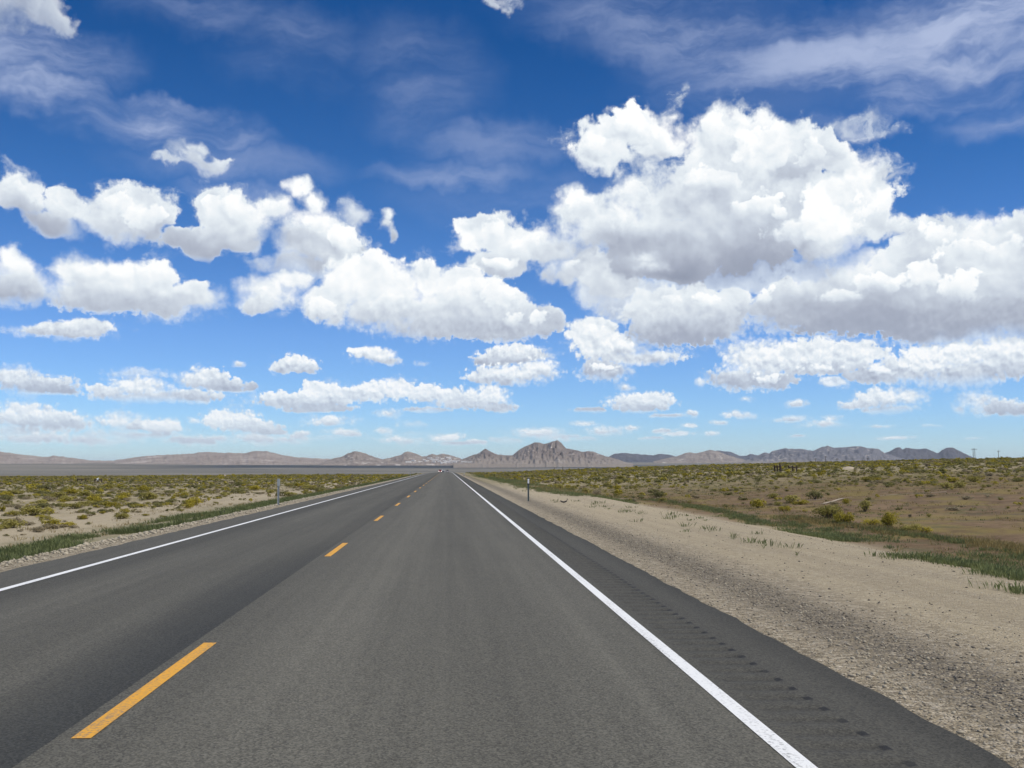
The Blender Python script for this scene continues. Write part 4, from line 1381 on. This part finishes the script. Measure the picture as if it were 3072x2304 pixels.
# ------------------------------------------------------------------ power line poles
def power_pole(px, py_top, dist, label, group, twin=None):
    d = ray(px, py_top)
    s = dist / d.y
    x, y, zt = d.x * s, dist, CAM_H + d.z * s
    z = float(terrain(x, y))
    h = zt - z
    root = thing("power_pole", (x, y, z), label, "power pole", group, .15)
    xs_ = [0.0] if not twin else [-twin / 2, twin / 2]
    for a in xs_:
        MB().tube([(a, 0, -.5), (a, 0, h * .5), (a, 0, h)], [.20, .17, .13], 9).obj("shaft", M['pole'], root)
    hw = 1.25 if not twin else twin / 2 + 1.6
    arm = MB().box(-hw, hw, -.26, -.14, h - .75, h - .55).obj("crossarm", M['pole'], root)
    mb = MB()
    for a in ((-hw + .15, 0.0 if twin else -.45, hw - .15)):
        mb.tube([(a, -.2, h - .55), (a, -.2, h - .38), (a, -.2, h - .25)], [.05, .09, .04], 8)
    mb.obj("insulators", M['steel'], arm)
    return root


GRP_P = "power line along the right range"
power_pole(2446, 1374, 720, "thin power pole against the grey range, leftmost of the line", GRP_P)
power_pole(2476, 1368, 690, "taller thin power pole against the grey range, second of the line", GRP_P)
power_pole(2511, 1375, 720, "thin power pole against the grey range, third of the line", GRP_P)
power_pole(2603, 1374, 700, "thin power pole below the right end of the grey range", GRP_P)
power_pole(2921.5, 1345, 640, "twin legged power pole on the skyline beside the dark butte", GRP_P, twin=1.2)
power_pole(2995, 1351, 640, "lone slender power pole on the skyline at the far right", GRP_P)


# ------------------------------------------------------------------ debris, mounds and the trail
p, t = hit(1692, 1509)
mb = MB()
prof = [(-.10, 0), (.10, 0)]
v, f = [], []
for k in range(15):
    a = k / 14.0
    x = (a - .5) * .34
    z = .015 + .14 * abs(a - .45) ** 2 * 2 + (.07 if a > .86 else 0) * (a - .86) * 7
    for (yy_, zz_) in ((-.06, .0), (.0, .02), (.06, .0), (.06, .04), (.0, .065), (-.06, .04)):
        v.append((x, yy_ * (1 + .4 * a) + .05 * math.sin(a * 5), z + zz_))
for k in range(14):
    for q in range(6):
        f.append((k * 6 + q, k * 6 + (q + 1) % 6, (k + 1) * 6 + (q + 1) % 6, (k + 1) * 6 + q))
f += [tuple(range(6)), tuple(range(84, 90))]
o = mesh_obj("tyre_scrap", v, f, M['rubber'], loc=p)
o.rotation_euler = (0, 0, -.12)
tag(o, "curled black strip of burst tyre on the sand right of the reflector post", "debris")
p, t = hit(678, 1545)
v2 = [(x * .8, y * .8 + .03 * math.sin(x * 12), z * .8) for x, y, z in v]
o = mesh_obj("tyre_scrap", v2, f, M['rubber'], loc=p)
o.rotation_euler = (0, 0, 2.6)
tag(o, "small black scrap of tyre on the left gravel edge", "debris")


def mound(px, py, wpx, hpx, label, seed):
    p, t = hit(px, py)
    R = wpx * t / F_PX / 2; H = hpx * t / F_PX
    v, f = [], []
    nr, na = 9, 26
    for i in range(nr + 1):
        r = i / nr
        for k in range(na):
            a = 6.2832 * k / na
            e = 1 + .25 * (float(fbm(math.cos(a) * 2 + seed, math.sin(a) * 2, 3, seed)) - .5)
            x, y = R * r * e * math.cos(a), R * .7 * r * e * math.sin(a)
            z = H * (math.cos(r * math.pi) * .5 + .5) ** .8 * (.85 + .3 * float(fbm(x / R * 3, y / R * 3, 3, seed + 2))) - .06 * r
            v.append((x, y, z))
    for i in range(nr):
        for k in range(na):
            f.append((i * na + k, (i + 1) * na + k, (i + 1) * na + (k + 1) % na, i * na + (k + 1) % na))
    o = mesh_obj("dirt_mound", v, f, M['mound'], smooth=True, loc=p)
    return tag(o, label, "mound")


mound(2546, 1407, 66, 8, "broad bare earth mound on the right range behind the fence braces", 1)
mound(674, 1430, 14, 6, "small pale mound on the left skyline, leftmost of three", 2)
mound(848, 1428, 9, 3, "tiny pale mound on the left skyline, middle of three", 3)
mound(918, 1426, 9, 3, "tiny pale mound on the left skyline nearest the road", 4)

# pale two-part trail across the ruddy slope
def trail(name, pxs, half):
    P = [hit(*q)[0] for q in pxs]
    v, f = [], []
    pts_ = []
    for a, b in zip(P[:-1], P[1:]):
        for k in range(8):
            pts_.append(a.lerp(b, k / 8))
    pts_.append(P[-1])
    for i, q in enumerate(pts_):
        d = (pts_[min(i + 1, len(pts_) - 1)] - pts_[max(0, i - 1)])
        d.z = 0
        c = Vector((-d.y, d.x, 0)).normalized() * half * (.7 + .6 * float(fbm(i * .8, 3.0, 2)))
        for e in (q - c, q, q + c):
            v.append((e.x, e.y, float(terrain(e.x, e.y)) + .045))
    for i in range(len(pts_) - 1):
        for k in range(2):
            f.append((i * 3 + k, i * 3 + k + 1, (i + 1) * 3 + k + 1, (i + 1) * 3 + k))
    return tag(mesh_obj(name, v, f, M['mound']), kind='structure')


trail("path", [(2466, 1513), (2500, 1505), (2550, 1494), (2600, 1491), (2660, 1487), (2740, 1482), (2840, 1477)], .13)
trail("path", [(2420, 1502), (2450, 1501), (2480, 1498)], .09)


# ------------------------------------------------------------------ vehicles (front towards -y)
def wheels(root, xs_, ys_, r, w=.22):
    for a in xs_:
        for b in ys_:
            tb = MB()
            pts_ = [(a - w / 2, b, r), (a - w / 2 + .03, b, r), (a + w / 2 - .03, b, r), (a + w / 2, b, r)]
            tb.tube(pts_, [r * .92, r, r, r * .92], 20)
            ty = tb.obj("wheel", M['rubber'], root)
            sgn = 1 if a > 0 else -1
            MB().tube([(a + sgn * (w / 2 + .001), b, r), (a + sgn * (w / 2 + .02), b, r)], [r * .62, r * .5], 14).obj("rim", M['steel'], ty)


def car(loc, rz, paint, label, lit=False, tall=1.0):
    root = thing("car", loc, label, "car", None, rz)
    W = .90
    prof = [(-2.25, .32), (-2.30, .55), (-2.22, .78), (-1.25, .98), (1.95, 1.02), (2.25, .92), (2.28, .50), (2.20, .32)]
    mb = MB().extrude(prof, -W, W)
    # roof on slanted pillars
    cab = [(-1.20, .98), (-.45, 1.50 * tall), (1.25, 1.52 * tall), (2.02, 1.00)]
    roof = [(y, z) for y, z in cab]
    n = 4
    vs = [(-W * (.97 if z < 1.2 else .74), y, z) for y, z in roof] + [(W * (.97 if z < 1.2 else .74), y, z) for y, z in roof]
    mb.add(vs, [(0, 1, 2, 3), (7, 6, 5, 4), (1, 0, 4, 5), (2, 1, 5, 6), (3, 2, 6, 7)])
    body = mb.obj("body", paint, root)
    bv = body.modifiers.new("soft edges", 'BEVEL'); bv.width = .05; bv.segments = 2
    # panes 6 mm proud of the pillars
    def pane(name, quad):
        nrm = (Vector(quad[1]) - Vector(quad[0])).cross(Vector(quad[2]) - Vector(quad[0])).normalized()
        c = sum((Vector(q) for q in quad), Vector()) / 4
        q2 = [c + (Vector(q) - c) * .86 + nrm * .012 for q in quad]
        MB().add(q2 + [q - nrm * .008 for q in q2], [(0, 1, 2, 3), (7, 6, 5, 4), (0, 4, 5, 1), (1, 5, 6, 2), (2, 6, 7, 3), (3, 7, 4, 0)]).obj(name, M['glass'], root)
    pane("windscreen", [vs[0], vs[4], vs[5], vs[1]])
    pane("rear_window", [vs[7], vs[3], vs[2], vs[6]])
    pane("side_window", [vs[1], vs[2], vs[3], vs[0]])
    pane("side_window", [vs[4], vs[7], vs[6], vs[5]])
    wheels(root, (-.80, .80), (-1.40, 1.35), .34)
    for s in (-1, 1):
        MB().tube([(s * .62, -2.20, .68), (s * .62, -2.31, .68)], [.17, .15], 14).obj("headlight", M['lamp'] if lit else M['reflector'], root)
        MB().box(s * .74 - .12, s * .74 + .12, 2.20, 2.30, .66, .90, .02).obj("tail_light", M['tail'], root)
    MB().box(-.93, .93, -2.36, -2.24, .34, .52, .03).obj("bumper", M['black'], root)
    MB().box(-.93, .93, 2.22, 2.35, .34, .56, .03).obj("bumper", M['black'], root)
    return root


def truck(loc, rz, label):
    root = thing("truck", loc, label, "truck", None, rz)
    cab = MB().extrude([(-3.6, .55), (-3.7, 1.3), (-3.45, 2.6), (-1.7, 2.7), (-1.7, .55)], -1.15, 1.15).obj("cab", M['silver_paint'], root)
    MB().box(-1.0, 1.0, -3.66, -3.60, 1.55, 2.4, .02).obj("windscreen", M['glass'], root)
    MB().box(-1.22, 1.22, -1.6, 4.2, 1.0, 3.9, .04).obj("cargo_box", M['white_paint'], root)
    MB().box(-.5, .5, -3.5, 4.1, .6, .95).obj("chassis", M['black'], root)
    wheels(root, (-.95, .95), (-2.7, 2.0, 3.1), .5, .28)
    for s in (-1, 1):
        MB().tube([(s * .8, -3.62, 1.0), (s * .8, -3.76, 1.0)], [.16, .14], 12).obj("headlight", M['reflector'], root)
    return root


car((-3.55, 545, float(road_z(545))), 0, M['red_paint'], "small red car with lit headlights coming over the crest", lit=True)
car((.25, 585, float(road_z(585))), math.pi, M['white_paint'], "white car with a dark rear window driving away over the crest", tall=1.08)
truck((-3.2, 840, float(road_z(840))), 0, "pale box truck far down the road behind the red car")

# ------------------------------------------------------------------ far town
from mathutils.bvhtree import BVHTree
fh = bpy.data.objects["foothills"]; pk = bpy.data.objects["peak_range"]
trees = [BVHTree.FromPolygons([v.co[:] for v in o_.data.vertices], [p_.vertices[:] for p_ in o_.data.polygons]) for o_ in (fh, pk)]
TOWN = [(1289, 1375), (1296, 1379), (1303, 1382), (1311, 1380), (1318, 1385), (1326, 1378), (1333, 1383), (1341, 1386), (1348, 1380), (1356, 1384), (1364, 1387), (1280, 1384), (1271, 1380),
        (1312, 1373), (1344, 1374), (1258, 1386), (1372, 1385), (1240, 1383), (1301, 1388), (1330, 1389), (1392, 1386), (1410, 1388), (1225, 1387), (1350, 1390)]
proto_h = None
for i, (px, py) in enumerate(TOWN):
    d = ray(px, py)
    best = None
    for tr in trees:
        h_ = tr.ray_cast(Vector((0, 0, CAM_H)), d)
        if h_[0] is not None and (best is None or h_[3] < best[1]):
            best = (h_[0], h_[3])
    if best is None:
        continue
    L, Wd, Hh = random.uniform(12, 26), random.uniform(9, 14), random.uniform(5, 9)
    mb = MB().add([(-L, -Wd, -6), (L, -Wd, -6), (L, Wd, -6), (-L, Wd, -6), (-L, -Wd, Hh), (L, -Wd, Hh), (L, Wd, Hh), (-L, Wd, Hh), (-L, 0, Hh + 3), (L, 0, Hh + 3)],
                  [(0, 1, 5, 4), (1, 2, 6, 9, 5), (2, 3, 7, 6), (3, 0, 4, 8, 7), (4, 5, 9, 8), (6, 7, 8, 9)])
    o = mb.obj("building", [M['wall'], M['roof']], loc=best[0])
    for k in (4, 5):
        o.data.polygons[k].material_index = 1
    o.rotation_euler = (0, 0, random.uniform(-.5, .5))
    tag(o, "tiny pale building of the far town at the foot of the hills", "building", "buildings of the far town")

# ------------------------------------------------------------------ the dry air over the basin
def haze_material():
    m = bpy.data.materials.new("air_haze")
    m.use_nodes = True
    t = NT(m.node_tree)
    t.n.clear()
    out = t.node('ShaderNodeOutputMaterial')
    v = t.node('ShaderNodeVolumePrincipled')
    v.inputs['Color'].default_value = (.74, .86, 1.0, 1)
    v.inputs['Density'].default_value = HAZE
    t.l.new(v.outputs[0], out.inputs['Volume'])
    return m


HAZE = 1.8e-5
hz = MB().box(-43000, 43000, -1000, 61000, -120, 420).obj("haze", haze_material())
tag(hz, kind='stuff')
